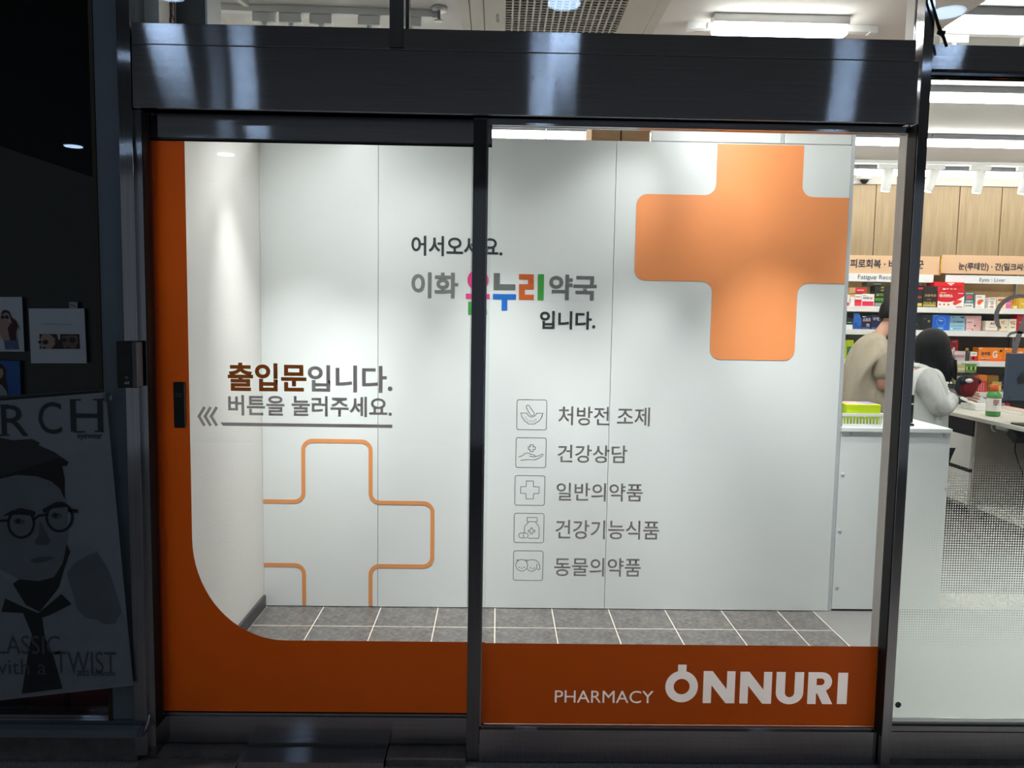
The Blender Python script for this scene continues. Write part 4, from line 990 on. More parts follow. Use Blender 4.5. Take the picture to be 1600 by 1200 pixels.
medbox((1484, 494, 1507.8, 517.4), (150, 196, 222), 'pale blue box beside the bright blue box', [(0, .52, 1, 1, (122, 160, 182)), (.1, .88, .3, .93, (50, 60, 80)), (.7, .84, .92, .94, (190, 110, 90)), (.08, .3, .9, .33, (90, 120, 150)), (.2, .14, .8, .17, (90, 130, 170)), (.08, .08, .2, .18, (240, 240, 240))], [('A· Sentit', .2, .56, .85, .66, (40, 50, 70))], zbase=s2)
medbox((1508.2, 494, 1533, 517.6), (226, 178, 176), 'pale pink box on the second shelf', [(.55, .3, .66, .4, (90, 60, 60)), (.86, .7, .93, .76, (160, 110, 110))], zbase=s2, y=YC + .025)
medbox((1509.5, 499.5, 1522, 517.6), (236, 196, 194), 'smaller pink box in front of the pale pink box', [(.1, .72, .7, .78, (120, 80, 80)), (.05, .18, .95, .22, (200, 150, 150)), (.75, .05, .9, .16, (120, 80, 80))], zbase=s2, depth=.022)
medbox((1540, 501.5, 1558.4, 517.7), (240, 232, 220), 'white box with dark red initials on the second shelf', [(0, 0, 1, .08, (220, 120, 130)), (.3, .38, .8, .42, (110, 100, 100))], [('AV', .36, .6, .8, .88, (160, 30, 60))], zbase=s2)
medbox((1562, 499, 1575.7, 518), (238, 226, 200), 'beige box with orange letters on the second shelf', [(0, 0, 1, .06, (230, 150, 130)), (.6, .3, .8, .36, (80, 80, 80))], [('VC', .1, .6, .55, .88, (206, 90, 50))], zbase=s2)
medbox((1576, 498.5, 1588, 518), (242, 234, 214), 'cream box with orange letters behind the cursive window letter', [(.3, .3, .8, .36, (90, 90, 90))], [('VG', .15, .55, .8, .85, (206, 84, 46))], zbase=s2)
medbox((1589, 490.5, 1606, 518.3), (190, 30, 52), 'crimson box at the right edge of the second shelf', [(.2, .5, .7, .56, (230, 150, 150))], zbase=s2)
# third shelf
medbox((1312, 532, 1322.5, 560), (204, 216, 40), 'lime box at the left end of the third shelf', [(.2, .5, .8, .7, (60, 120, 60))], zbase=s3)
medbox((1323, 531, 1333.5, 560.5), (196, 214, 34), 'lime and teal box beside the beige shirt', [(.05, .12, .8, .66, (30, 120, 100)), (.3, .3, .55, .5, WHT)], zbase=s3)
medbox((1483.2, 530, 1497, 562), (186, 30, 46), 'tall dark red box beside the woman on the third shelf', [(.3, .88, .8, .93, (230, 170, 170)), (.38, .46, .62, .62, WHT), (.0, .3, .38, .42, (210, 180, 90))], [('^', .3, .66, .75, .8, (140, 20, 30))], zbase=s3, y=YC + .1)
medbox((1478, 545, 1489.5, 562.5), (226, 228, 222), 'pale box at the edge of the black hair on the third shelf', [(.2, .5, .8, .6, (190, 150, 90))], zbase=s3)
medbox((1490.6, 548, 1508.4, 562.8), (214, 190, 190), 'pale pink striped box on the third shelf', [(.05 + .13 * k, .3, .12 + .13 * k, .6, (190, 90, 100)) for k in range(7)], zbase=s3)
medbox((1516.6, 549, 1526.8, 563), WHT, 'small white box with a red foot on the third shelf', [(0, 0, 1, .55, (206, 44, 48)), (.3, .2, .6, .4, (240, 200, 80)), (.2, .75, .8, .82, (120, 120, 120))], zbase=s3)
for k, (a, b) in enumerate(((1528.8, 1567.6), (1568.2, 1607))):
    medbox((a, 543, b, 564), (252, 138, 24), ['orange box with white letters left of the monitor', 'orange box with white letters behind the monitor'][k], [(0, 0, 1, .16, (250, 100, 40)), (.02, .9, .14, .96, WHT), (.85, .68, .95, .88, (60, 70, 40)), (.1, .1, .25, .22, (240, 220, 210)), (.28, .1, .42, .22, (230, 210, 210))], [('공우정.', .1, .42, .5, .68, (50, 40, 90)), ('G', .56, .26, .76, .76, WHT)], zbase=s3)
x, z = P(1512, 562, YC)
t = thing('dropper_bottle', (x, YC + .02, s3), 'dark bottle with a gold cap between the boxes on the third shelf', 'bottle')
MB().lathe((x, YC + .02, s3), [(.012, 0), (.020, .004), (.021, .07), (.010, .085)], 18).build('glass_body', cm((58, 60, 62)), t)
MB().lathe((x, YC + .02, s3 + .0855), [(.013, 0), (.014, .02), (.012, .026)], 16).build('cap', cm((180, 150, 70)), t)
# fourth shelf
for k, (a, b) in enumerate(((1528, 1544), (1544.4, 1561), (1561.4, 1578))):
    medbox((a, 573.5, b, 590), (20, 26, 58), ['navy box under the orange boxes, left of three', 'navy box under the orange boxes, middle of three', 'navy box under the orange boxes, right of three'][k], [(.2, .6, .8, .68, (70, 80, 120)), (.3, .3, .6, .36, (180, 120, 110))], zbase=s4 + .02, y=YC + .12)
medbox((1523.5, 585, 1542.4, 611), (232, 124, 44), 'dull orange box behind the acrylic rack', [(0, 0, .3, 1, (226, 96, 60))], zbase=s4, y=YC + .03)
medbox((1543, 586, 1560, 611.3), (150, 104, 36), 'brown and gold box on the lowest visible shelf', [(.4, .2, .9, .5, (210, 170, 80)), (0, .6, 1, .64, (180, 130, 60))], [('GY', .1, .3, .5, .46, (235, 225, 190))], zbase=s4, y=YC + .03)
medbox((1550, 595.5, 1565, 611.5), (190, 166, 96), 'pale gold box in front of the brown and gold box', [(.5, .2, .9, .6, (220, 214, 120))], zbase=s4, depth=.025)
medbox((1527, 594, 1541.5, 611), (200, 60, 62), 'red striped box on the lowest visible shelf', [(.12 + .26 * k, .1, .2 + .26 * k, .85, (228, 150, 150)) for k in range(3)], zbase=s4, depth=.025)

# ================================================================== pharmacist's desk
XD, ZD = PX(1492, 645, 3.35), .75
dk = thing('desk', (XD + .3, 3.0, 0), 'white topped desk with drawers seen from the side at the right', 'desk')
XD = (PF(1492, 645, ZD)[0] + PF(1596, 667.5, ZD)[0]) / 2
M['desk_top'] = mat('desk_laminate', S(214, 214, 206), .4, var=.02); M['desk_edge'] = mat('desk_edge', S(168, 160, 150), .5)
y_near, y_far = 1.95, 3.95
box('desktop', XD, XD + .75, y_near, y_far, ZD - .028, ZD, M['desk_top'], dk, bevel=.002)
ydr = PF(1519, 651, ZD)[1]
box('drawer_body', XD + .03, XD + .6, ydr, ydr + .5, .06, ZD - .029, M['desk_edge'], dk)
dw = (.06, .33, .60)
zz = [.08, .335, .36, .60]
for k, (a, b) in enumerate(((.09, .33), (.36, .60))):
    d_ = box('drawer', XD + .008, XD + .0295, ydr + .012, ydr + .49, a, b, M['white_plastic'], dk, bevel=.002)
    box('finger_slot', XD + .012, XD + .0295, ydr + .012, ydr + .49, b + .001, b + .028, M['black'], d_)
box('top_slot', XD + .015, XD + .0295, ydr + .012, ydr + .49, .63, ZD - .03, M['black'], dk)
box('side_panel', XD + .02, XD + .7, ydr - .022, ydr - .001, .001, ZD - .029, M['desk_edge'], dk)
box('side_panel', XD + .02, XD + .7, y_near + .01, y_near + .03, .001, ZD - .029, M['desk_edge'], dk)
box('modesty_panel', XD + .70, XD + .72, y_near + .03, ydr - .023, .12, ZD - .029, M['desk_edge'], dk)
box('foot_board', XD + .06, XD + .68, y_near + .031, ydr - .023, .07, .10, M['desk_top'], dk)
box('foot_kick', XD + .12, XD + .14, y_near + .031, ydr - .023, .001, .069, M['desk_edge'], dk)
# things under the desk
M['cloth_black'] = mat('black_fabric', S(26, 30, 38), .8, var=.2, scale=20)
bgx, bgy = XD + .40, ydr - .80
bagm = MB()
bagm.tube([(bgx, bgy, .102), (bgx + .01, bgy, .13), (bgx, bgy + .01, .30), (bgx + .02, bgy, .45), (bgx + .01, bgy, .52)], [.11, .14, .15, .12, .04], 16)
t = thing('black_bag', (bgx, bgy, .101), 'black cloth bag standing under the desk', 'bag')
bagm.build('sack', M['cloth_black'], t)
MB().tube([(bgx - .1, bgy - .05, .5), (bgx - .12, bgy - .05, .60), (bgx, bgy, .64), (bgx + .1, bgy + .05, .60), (bgx + .08, bgy + .05, .5)], .012, 8).build('strap', M['cloth_black'], t)
bx2, by2 = XD + .14, ydr - .23
tag(MB().box(-.06, .06, -.05, .05, -.035, .035, Matrix.Translation((bx2, by2 - .10, ZD - .085)) @ Matrix.Rotation(.5, 4, 'X')).build('power_adapter', M['black'], bevel=.006), 'black power adapter fixed under the desk top', 'adapter')
t = thing('socket_strip', (bx2, by2 + .06, ZD - .09), 'white socket under the desk top with a loop of cable', 'socket')
box('case', bx2 - .03, bx2 + .04, by2 + .01, by2 + .13, ZD - .075, ZD - .0295, M['white_plastic'], t, bevel=.006)
MB().tube([(bx2 - .03, by2 + .13 + .045 * math.sin(a), ZD - .065 + .03 * math.cos(a)) for a in [PI * k / 10 for k in range(11)]], .006, 8).build('cable_loop', M['white_plastic'], t)
tag(MB().tube([(bx2, by2 - .06, ZD - .13), (bx2 + .01, by2 - .04, ZD - .2), (bx2 + .0, by2 - .12, ZD - .3), (bx2 + .02, by2 - .18, ZD - .42), (bx2 + .06, by2 - .28, ZD - .52), (bx2 + .1, by2 - .30, .105)], .005, 8).build('desk_cable', M['black_soft']), 'black cable curving down under the desk', 'cable')

# things on the desk
def ondesk(px, py): return PF(px, py, ZD)
x, y = PF(1551, 650, ZD)
x = max(x, XD + .06)
r_ = 10.5 * (y + D) / F; hb = 50 * (y + D) / F
t = thing('green_bottle', (x, y, ZD), 'green bottle with an orange cap and white label on the desk', 'bottle')
M['green_pl'] = mat('green_bottle_plastic', S(70, 150, 76), .25, var=.04); M['cap_or'] = mat('orange_cap', S(226, 96, 24), .35)
MB().lathe((x, y, ZD + .001), [(r_ * .86, 0), (r_, .008), (r_, hb * .60), (r_ * .92, hb * .70), (r_ * .55, hb * .78), (r_ * .52, hb * .80)], 28).build('flask', M['green_pl'], t)
MB().lathe((x, y, ZD + hb * .155), [(r_ * 1.012, 0), (r_ * 1.012, hb * .43)], 28, caps=False).build('label_sleeve', M['white_plastic'], t)
for zz_, hh_ in ((.155, .012), (.575, .012)): MB().lathe((x, y, ZD + hb * zz_), [(r_ * 1.02, 0), (r_ * 1.02, hb * hh_)], 28, caps=False).build('label_band', cm((200, 90, 40)), t)
text('lettering', 'clever', x - r_ * .7, x + r_ * .25, ZD + hb * .49, ZD + hb * .55, y - r_ * 1.03, cm((40, 80, 90)), t, None, .03)
text('lettering', 'LIMP 1', x - r_ * .65, x + r_ * .25, ZD + hb * .36, ZD + hb * .41, y - r_ * 1.03, cm((50, 60, 60)), t, None, .02)
box('label_mark', x - r_ * .7, x + r_ * .2, y - r_ * 1.03, y - r_ * 1.022, ZD + hb * .425, ZD + hb * .475, cm((224, 110, 90)), t)
MB().lathe((x, y, ZD + hb * .802), [(r_ * .60, 0), (r_ * .58, hb * .12), (r_ * .50, hb * .19), (r_ * .46, hb * .198)], 24).build('cap', M['cap_or'], t)

def keyboard(name, cx, cy, z, L_, W_, rot, tilt, body, keys, nr, nc, label, cat):
    m = Matrix.Translation((cx, cy, z)) @ Matrix.Rotation(rot, 4, 'Z') @ Matrix.Rotation(tilt, 4, 'X')
    t = thing(name, (cx, cy, z), label, cat)
    MB().box(-L_ / 2, L_ / 2, -W_ / 2, W_ / 2, 0.001, .018, m).build('case', body, t, bevel=.003)
    first = None
    for i in range(nc):
        for j in range(nr):
            a, b = -L_ / 2 + .012 + (L_ - .024) * i / nc, -W_ / 2 + .012 + (W_ - .024) * j / nr
            MB().box(a + .002, a + (L_ - .024) / nc - .002, b + .002, b + (W_ - .024) / nr - .002, .0185, .026, m).build('key', keys, t)
M['key_pink'] = mat('beige_pink_keys', S(226, 202, 190), .5)
x, y = PF(1584, 645, ZD)
keyboard('keyboard', x + .03, y + .02, ZD, .16, .36, 0.06, 0, M['white_plastic'], M['key_pink'], 12, 5, 'pinkish beige keyboard at the right edge of the desk', 'keyboard')
x, y = PF(1526, 641, ZD)
t = thing('label_printer', (x + .05, y + .05, ZD), 'low white box under the tilted calculator on the desk', 'box')
box('case', x - .03, x + .11, y - .03, y + .17, ZD + .001, ZD + .042, M['white_plastic'], t, bevel=.004)
box('port', x + .07, x + .09, y - .0315, y - .0302, ZD + .015, ZD + .028, M['black'], t)
keyboard('calculator', x + .03, y + .06, ZD + .058, .19, .15, .30, .28, M['white_plastic'], M['white_alu'], 5, 6, 'white tilted calculator on the low white box', 'calculator')
x, y = PF(1535, 641, ZD)
tag(MB().box(x - .03, x + .06, y - .03, y + .0, ZD + .001, ZD + .009).build('green_stapler', cm((40, 110, 90)), bevel=.003), 'small teal green holder lying beside the green bottle', 'holder')
for k, (px, c, lb) in enumerate(((1565.5, (140, 122, 160), 'small lilac cap beside the green bottle'), (1574, (186, 36, 44), 'small red cap right of the lilac cap'))):
    x, y = PF(px, 634, ZD)
    t = thing('small_cap', (x, y, ZD), lb, 'cap', 'small caps on the desk')
    MB().lathe((x, y, ZD + .001), [(.017, 0), (.019, .004), (.019, .024), (.016, .030)], 18).build('skirt', cm(c), t)
    MB().lathe((x, y, ZD + .0315), [(.012, 0), (.010, .003)], 14).build('crown', cm(c), t)
# monitor, seen from behind
M['monitor'] = mat('slate_monitor_back', S(62, 76, 94), .5, var=.03)
ym = 2.55
x0, x1, z0, z1 = rect(1573.5, 553, 1680, 627, ym)
sl = .10
t = thing('monitor', ((x0 + x1) / 2, ym, ZD), 'slate grey monitor seen from behind at the right edge', 'monitor')
mm = Matrix.Translation((x0, ym, z0)) @ Matrix.Rotation(.05, 4, 'Z')
W, Hh = x1 - x0, z1 - z0
MB().box(0, W, 0, .03, 0, Hh, mm).build('back_shell', M['monitor'], t, bevel=.004)
MB().box(-.002, W + .002, -.002, .032, -.016, -.0005, mm).build('lower_bezel', M['black'], t)
dr = [(math.sin(a) * .026 * (1 if math.cos(a) < 0 else (1 - .72 * math.cos(a))), -math.cos(a) * -.0 + (.028 * math.cos(a) if math.cos(a) < 0 else .055 * math.cos(a))) for a in [2 * PI * k / 28 for k in range(28)]]
dcx, dcz = PX(1596, 591, ym), PZ(1596, 593, ym)
dm = flat('droplet_logo', [[(dcx + a, dcz + b) for a, b in dr]], ym - .004, cm((40, 40, 46)), t, 'dark droplet mark')
MB().lathe((x0 + .028, ym - .002, z0 + .022), [(.005, 0), (.005, -.002)], 12, 'y').build('screw', M['black'], t)
MB().box(x0 + W * .42, x0 + W * .58, ym + .034, ym + .06, ZD + .012, z0 + Hh * .4).build('stand', M['black'], t)
MB().box(x0 + W * .3, x0 + W * .7, ym - .05, ym + .14, ZD + .001, ZD + .0115).build('foot', M['black'], t, bevel=.003)
# acrylic rack with packets, pump bottle
M['acrylic'] = glass('clear_acrylic', (.88, .92, .92, 1), .07)
ya = 3.70
x0, x1, z0, z1 = rect(1491, 556, 1529, 604, ya)
t = thing('acrylic_rack', ((x0 + x1) / 2, ya + .08, ZD), 'clear acrylic rack with medicine packets on the desk', 'display rack')
x0 = max(x0, XD + .01)
box('side', x0, x0 + .004, ya, ya + .18, ZD + .001, z1, M['acrylic'], t)
box('side', x1 - .004, x1, ya, ya + .18, ZD + .001, z1 - .05, M['acrylic'], t)
box('rear', x0 + .005, x1 - .005, ya + .176, ya + .18, ZD + .001, z1, M['acrylic'], t)
for k in range(2): box('tray', x0 + .005, x1 - .005, ya, ya + .175, z0 + .01 + .10 * k, z0 + .015 + .10 * k, M['acrylic'], t)
pz = PZ(1520, 583, ya)
pr = z0 + .0155 + .10
for k in range(5):
    a = PX(1511.5 + 3.4 * k, 575, ya)
    tt = thing('green_packet', (a + .008, ya + .05, pr), 'slim green packet in the acrylic rack, ' + ['leftmost', 'second', 'middle', 'fourth', 'rightmost'][k] + ' of five', 'packet', 'green packets in the acrylic rack')
    box('pouch', a, a + .0145, ya + .02, ya + .09, pr + .001, pr + .068, cm((92 + 14 * (k % 2), 146, 84)), tt, bevel=.002)
    box('band', a + .001, a + .0135, ya + .0188, ya + .0198, pr + .02, pr + .045, cm((40, 80, 60) if k % 2 else (200, 210, 90)), tt)
tt = thing('khaki_box', (PX(1502, 575, ya), ya + .06, pr), 'khaki packet box left of the green packets', 'box')
box('carton', max(PX(1494.5, 575, ya), x0 + .008), PX(1510.5, 575, ya), ya + .02, ya + .12, pr + .001, pr + .062, cm((178, 170, 122)), tt, bevel=.002)
box('print', max(PX(1496, 575, ya), x0 + .01), PX(1509, 575, ya), ya + .0188, ya + .0198, pr + .02, pr + .03, cm((220, 214, 180)), tt)
tt = thing('khaki_box', (PX(1506, 590, ya), ya + .06, z0 + .016), 'khaki carton on the lower tray of the acrylic rack', 'box')
box('carton', max(PX(1495, 590, ya), x0 + .008), PX(1520, 590, ya), ya + .02, ya + .12, z0 + .0165, z0 + .08, cm((170, 160, 120)), tt, bevel=.002)
box('print', PX(1500, 590, ya), PX(1516, 590, ya), ya + .0188, ya + .0198, z0 + .03, z0 + .04, cm((210, 200, 170)), tt)
x, y = PX(1480.5, 590, 3.63), 3.63
x = max(x, XD + .035)
t = thing('pump_bottle', (x, y, ZD), 'white pump dispenser between the woman and the acrylic rack', 'bottle')
MB().lathe((x, y, ZD + .001), [(.03, 0), (.033, .01), (.033, .12), (.02, .14), (.012, .145)], 20).build('flask', M['white_plastic'], t)
MB().lathe((x, y, ZD + .1465), [(.013, 0), (.013, .02), (.005, .021), (.005, .05)], 14).build('collar', M['white_plastic'], t)
MB().box(x - .012, x + .035, y - .008, y + .008, ZD + .197, ZD + .21).build('spout', M['white_plastic'], t, bevel=.002)

# ================================================================== people
def skin_mesh(verts, edges, radii, root=0, sub=2):
    me = bpy.data.meshes.new('s'); me.from_pydata([tuple(v) for v in verts], edges, [])
    o = bpy.data.objects.new('s', me); COL.objects.link(o)
    o.modifiers.new('k', 'SKIN'); sd = me.skin_vertices[0].data
    for i, r in enumerate(radii):
        sd[i].radius = r if isinstance(r, tuple) else (r, r); sd[i].use_root = (i == root)
    s_ = o.modifiers.new('d', 'SUBSURF'); s_.levels = sub; s_.render_levels = sub
    out = bpy.data.meshes.new_from_object(o.evaluated_get(bpy.context.evaluated_depsgraph_get()))
    bpy.data.objects.remove(o); bpy.data.meshes.remove(me)
    for p in out.polygons: p.use_smooth = True
    return out
def join_meshes(ms):
    bm = bmesh.new()
    for m_ in ms: bm.from_mesh(m_)
    me = bpy.data.meshes.new('body'); bm.to_mesh(me); bm.free()
    for p in me.polygons: p.use_smooth = True
    return me
def mb_mesh(mb):
    me = bpy.data.meshes.new('m'); me.from_pydata(mb.v, [], mb.f)
    for p in me.polygons: p.use_smooth = True
    return me
def chain(pts, rs, sub=2):
    return skin_mesh(pts, [(i, i + 1) for i in range(len(pts) - 1)], rs, 0, sub)
def hand(wrist, fwd, side, down):
    """palm with five bent fingers; fwd, side (towards the thumb), down are unit vectors"""
    w, f, s_, d_ = Vector(wrist), Vector(fwd).normalized(), Vector(side).normalized(), Vector(down).normalized()
    ms = [chain([w, w + f * .035, w + f * .075, w + f * .095], [(.024, .017), (.036, .016), (.040, .015), (.036, .012)])]
    for k, (o_, L_) in enumerate(((.030, .070), (.010, .080), (-.010, .074), (-.029, .056))):
        b = w + f * .085 + s_ * o_
        ms.append(chain([b, b + f * L_ * .45 + d_ * .006, b + f * L_ * .75 + d_ * .022, b + f * L_ * .85 + d_ * .044], [.0095, .009, .0085, .007]))
    b = w + f * .03 + s_ * .026
    ms.append(chain([b, b + s_ * .026 + f * .026, b + s_ * .034 + f * .052 + d_ * .010, b + s_ * .030 + f * .072 + d_ * .02], [.013, .011, .010, .008]))
    return ms
def head_mesh(c, yaw, pitch, s=1.0):
    """skull with jaw, brow, nose, lips, ears and eye sockets; looks along +X before rotation"""
    R = Matrix.Rotation(yaw, 3, 'Z') @ Matrix.Rotation(pitch, 3, 'Y')
    mb = MB(); n, m_ = 32, 24; vs = []; fs = []
    for i in range(m_ + 1):
        a = PI * i / m_
        for k in range(n):
            q = 2 * PI * k / n
            x, y, z = math.sin(a) * math.cos(q), math.sin(a) * math.sin(q), -math.cos(a)
            X, Y_, Z = x * .096, y * .074, z * .118
            if z < 0: Y_ *= 1 + .28 * z; X *= 1 + (.10 * z if x > 0 else .30 * z)
            if x > 0:
                g = lambda zc, zw, yc, yw: math.exp(-((z - zc) / zw) ** 2 - ((y - yc) / yw) ** 2)
                X += .020 * g(-.16, .13, 0, .13) + .008 * g(.10, .12, 0, .1) + .007 * g(-.44, .07, 0, .22) + .012 * g(-.75, .16, 0, .25)
                X -= .010 * (g(.04, .09, .36, .17) + g(.04, .09, -.36, .17)) + .004 * g(-.44, .025, 0, .25)
            vs.append(R @ Vector((X * s, Y_ * s, Z * s)) + Vector(c))
    for i in range(m_):
        for k in range(n): fs.append((i * n + k, i * n + (k + 1) % n, (i + 1) * n + (k + 1) % n, (i + 1) * n + k))
    mb.add(vs, fs, True)
    for sg in (-1, 1): mb.ball(R @ Vector((-.004, sg * .073, -.005)) * s + Vector(c), (.018 * s, .008 * s, .030 * s), 12, R)
    eyes = MB()
    for sg in (-1, 1): eyes.ball(R @ Vector((.078, sg * .029, .004)) * s + Vector(c), .011 * s, 10)
    return mb_mesh(mb), eyes, R
M['skin'] = mat('skin', S(206, 158, 134), .55, var=.04); M['skin_arm'] = M['skin']
M['hair'] = mat('black_hair', S(11, 10, 11), .5, var=.3, scale=8, stretch=(14, 14, 1), bump=.3, spec=.25)
M['shirt'] = mat('beige_tshirt', S(176, 166, 148), .9, var=.05, scale=4, stretch=(2, 2, .7), detail=2, bump=.9, bdist=.05)
M['coat'] = mat('white_coat', S(226, 229, 228), .8, var=.03, scale=5, stretch=(2, 2, .8), detail=2, bump=.9, bdist=.05)
M['trouser'] = mat('dark_trousers', S(40, 42, 48), .9)
def at(px, py, Y): x, z = P(px, py, Y); return Vector((x, Y, z))

# ---- man in a beige T-shirt, seen from behind
Ym = 3.66
pe, ch, nk, hd_ = at(1346, 690, Ym), at(1352, 560, Ym), at(1378, 518, Ym + .05), at(1393, 491, Ym + .09)
man = thing('person', (pe.x, Ym, 0), 'person with short black hair in a beige T-shirt seen from behind the counter', 'person')
ls, rs_ = at(1341, 560, Ym + .06), at(1379, 558, Ym - .10)
le, re = at(1324, 610, Ym + .12), at(1378, 606, Ym - .12)
lw, rw = le + Vector((.16, .16, .02)), re + Vector((.20, .14, .0))
body = [skin_mesh([pe, pe + Vector((0, 0, .2)), ch, nk, hd_ + Vector((-.01, 0, -.05)), ls, le, lw, rs_, re, rw, pe + Vector((-.09, 0, -.06)), Vector((pe.x - .10, Ym, .48)), Vector((pe.x - .10, Ym - .02, .09)), Vector((pe.x - .09, Ym + .14, .04)), pe + Vector((.09, 0, -.06)), Vector((pe.x + .10, Ym, .48)), Vector((pe.x + .10, Ym - .02, .09)), Vector((pe.x + .11, Ym + .14, .04))],
                  [(0, 1), (1, 2), (2, 3), (3, 4), (2, 5), (5, 6), (6, 7), (2, 8), (8, 9), (9, 10), (0, 11), (11, 12), (12, 13), (13, 14), (0, 15), (15, 16), (16, 17), (17, 18)],
                  [(.15, .11), (.13, .10), (.09, .07), .05, .05, .045, .042, .028, .05, .042, .028, .085, .058, .04, .035, .085, .058, .04, .035])]
hm, eyes, R_ = head_mesh(hd_, .9, .25)
body += [hm] + hand(lw, (.8, .5, -.1), (0, .3, 1), (0, 0, -1)) + hand(rw, (.8, .5, -.1), (0, .3, 1), (0, 0, -1))
link('body', join_meshes(body), M['skin'], man)
eyes.build('eyes', M['black'], man)
sh_ = skin_mesh([pe + Vector((0, 0, -.08)), pe + Vector((0, 0, .16)), ch + Vector((-.01, 0, -.03)), ch.lerp(nk, .5), ls, ls.lerp(le, .75), rs_, rs_.lerp(re, .78), ch.lerp(nk, .9)],
                [(0, 1), (1, 2), (2, 3), (2, 4), (4, 5), (2, 6), (6, 7), (3, 8)], [(.185, .14), (.175, .135), (.18, .14), (.135, .115), .085, .075, .088, .078, .078], 0, 3)
link('t_shirt', sh_, M['shirt'], man)
MB().tube([nk + Vector((.075 * math.cos(a), .075 * math.sin(a), -.028 + .03 * math.sin(a + .4))) for a in [2 * PI * k / 18 for k in range(18)]], .007, 8, closed=True).build('lanyard', M['black_soft'], man)
legs = skin_mesh([pe + Vector((0, 0, .03)), pe + Vector((-.09, 0, -.06)), Vector((pe.x - .10, Ym, .48)), Vector((pe.x - .10, Ym - .02, .10)), pe + Vector((.09, 0, -.06)), Vector((pe.x + .10, Ym, .48)), Vector((pe.x + .10, Ym - .02, .10))], [(0, 1), (1, 2), (2, 3), (0, 4), (4, 5), (5, 6)], [(.16, .125), .105, .08, .07, .105, .08, .07])
link('trousers', legs, M['trouser'], man)
hr = MB()
def hair_cap(c, R, rx, ry, rz, zcut_back, zcut_front, n=32, m_=18, wave=.0):
    vs = []; fs = []
    for i in range(m_ + 1):
        for k in range(n):
            q = 2 * PI * k / n; front = max(0, math.cos(q)); cut = zcut_back + (zcut_front - zcut_back) * front ** 1.5
            a = (PI - math.acos(max(-1, min(1, cut)))) * 0 + math.acos(max(-1, min(1, cut)))
            t_ = a * i / m_
            w = 1 + wave * math.sin(q * 9) * (i / m_)
            vs.append(R @ Vector((rx * math.sin(t_) * math.cos(q) * w, ry * math.sin(t_) * math.sin(q) * w, rz * math.cos(t_))) + Vector(c))
    for i in range(m_):
        for k in range(n): fs.append((i * n + k, (i + 1) * n + k, (i + 1) * n + (k + 1) % n, i * n + (k + 1) % n))
    return vs, fs
v_, f_ = hair_cap(hd_ + Vector((-.004, -.004, .012)), R_, .112, .092, .125, -.55, .45, wave=.012)
hr.add(v_, f_, True).build('hair', M['hair'], man)

# ---- woman in a white coat, side-on, busy at the desk
Yw = 2.92
pe, ch, nk, hd_ = at(1440, 706, Yw), at(1438, 600, Yw), at(1447, 565, Yw), at(1460, 543, Yw)
wo = thing('person', (pe.x, Yw, 0), 'person with black shoulder-length hair in a white coat working at the desk', 'person')
ls, rs_ = at(1448, 590, Yw + .17), at(1444, 588, Yw - .15)
le, re = at(1468, 645, Yw + .22), at(1471, 643, Yw - .17)
lw, rw = at(1492, 616, Yw + .15), at(1491, 614, Yw - .05)
lx_ = [pe.x - .02, pe.x + .02]
body = [skin_mesh([pe, pe + Vector((0, 0, .2)), ch, nk, hd_ + Vector((-.02, 0, -.06)), ls, le, lw, rs_, re, rw, pe + Vector((0, -.09, -.05)), Vector((pe.x, Yw - .10, .45)), Vector((pe.x - .02, Yw - .10, .08)), Vector((pe.x + .12, Yw - .10, .035)), pe + Vector((0, .09, -.05)), Vector((pe.x + .03, Yw + .10, .45)), Vector((pe.x + .01, Yw + .10, .08)), Vector((pe.x + .15, Yw + .10, .035))],
                  [(0, 1), (1, 2), (2, 3), (3, 4), (2, 5), (5, 6), (6, 7), (2, 8), (8, 9), (9, 10), (0, 11), (11, 12), (12, 13), (13, 14), (0, 15), (15, 16), (16, 17), (17, 18)],
                  [(.11, .14), (.10, .12), (.10, .13), .05, .045, .05, .036, .025, .05, .036, .025, .08, .052, .036, .032, .08, .052, .036, .032])]
hm, eyes, R_ = head_mesh(hd_, .25, .55, .95)
body += [hm] + hand(lw, (.95, -.15, -.05), (0, .1, 1), (0, -1, -.3)) + hand(rw, (.95, .2, .05), (0, .1, 1), (0, 1, -.3))
link('body', join_meshes(body), M['skin'], wo); eyes.build('eyes', M['black'], wo)
co = skin_mesh([pe + Vector((.0, 0, -.25)), pe + Vector((0, 0, .02)), pe + Vector((-.01, 0, .2)), ch + Vector((-.02, 0, .0)), ch.lerp(nk, .5), ls, le, le.lerp(lw, .8), rs_, re, re.lerp(rw, .86), ch.lerp(nk, .95)],
               [(0, 1), (1, 2), (2, 3), (3, 4), (3, 5), (5, 6), (6, 7), (3, 8), (8, 9), (9, 10), (4, 11)], [(.20, .20), (.185, .19), (.165, .165), (.155, .165), (.11, .12), .085, .075, .058, .09, .08, .06, .092], 0, 3)
link('coat', co, M['coat'], wo)
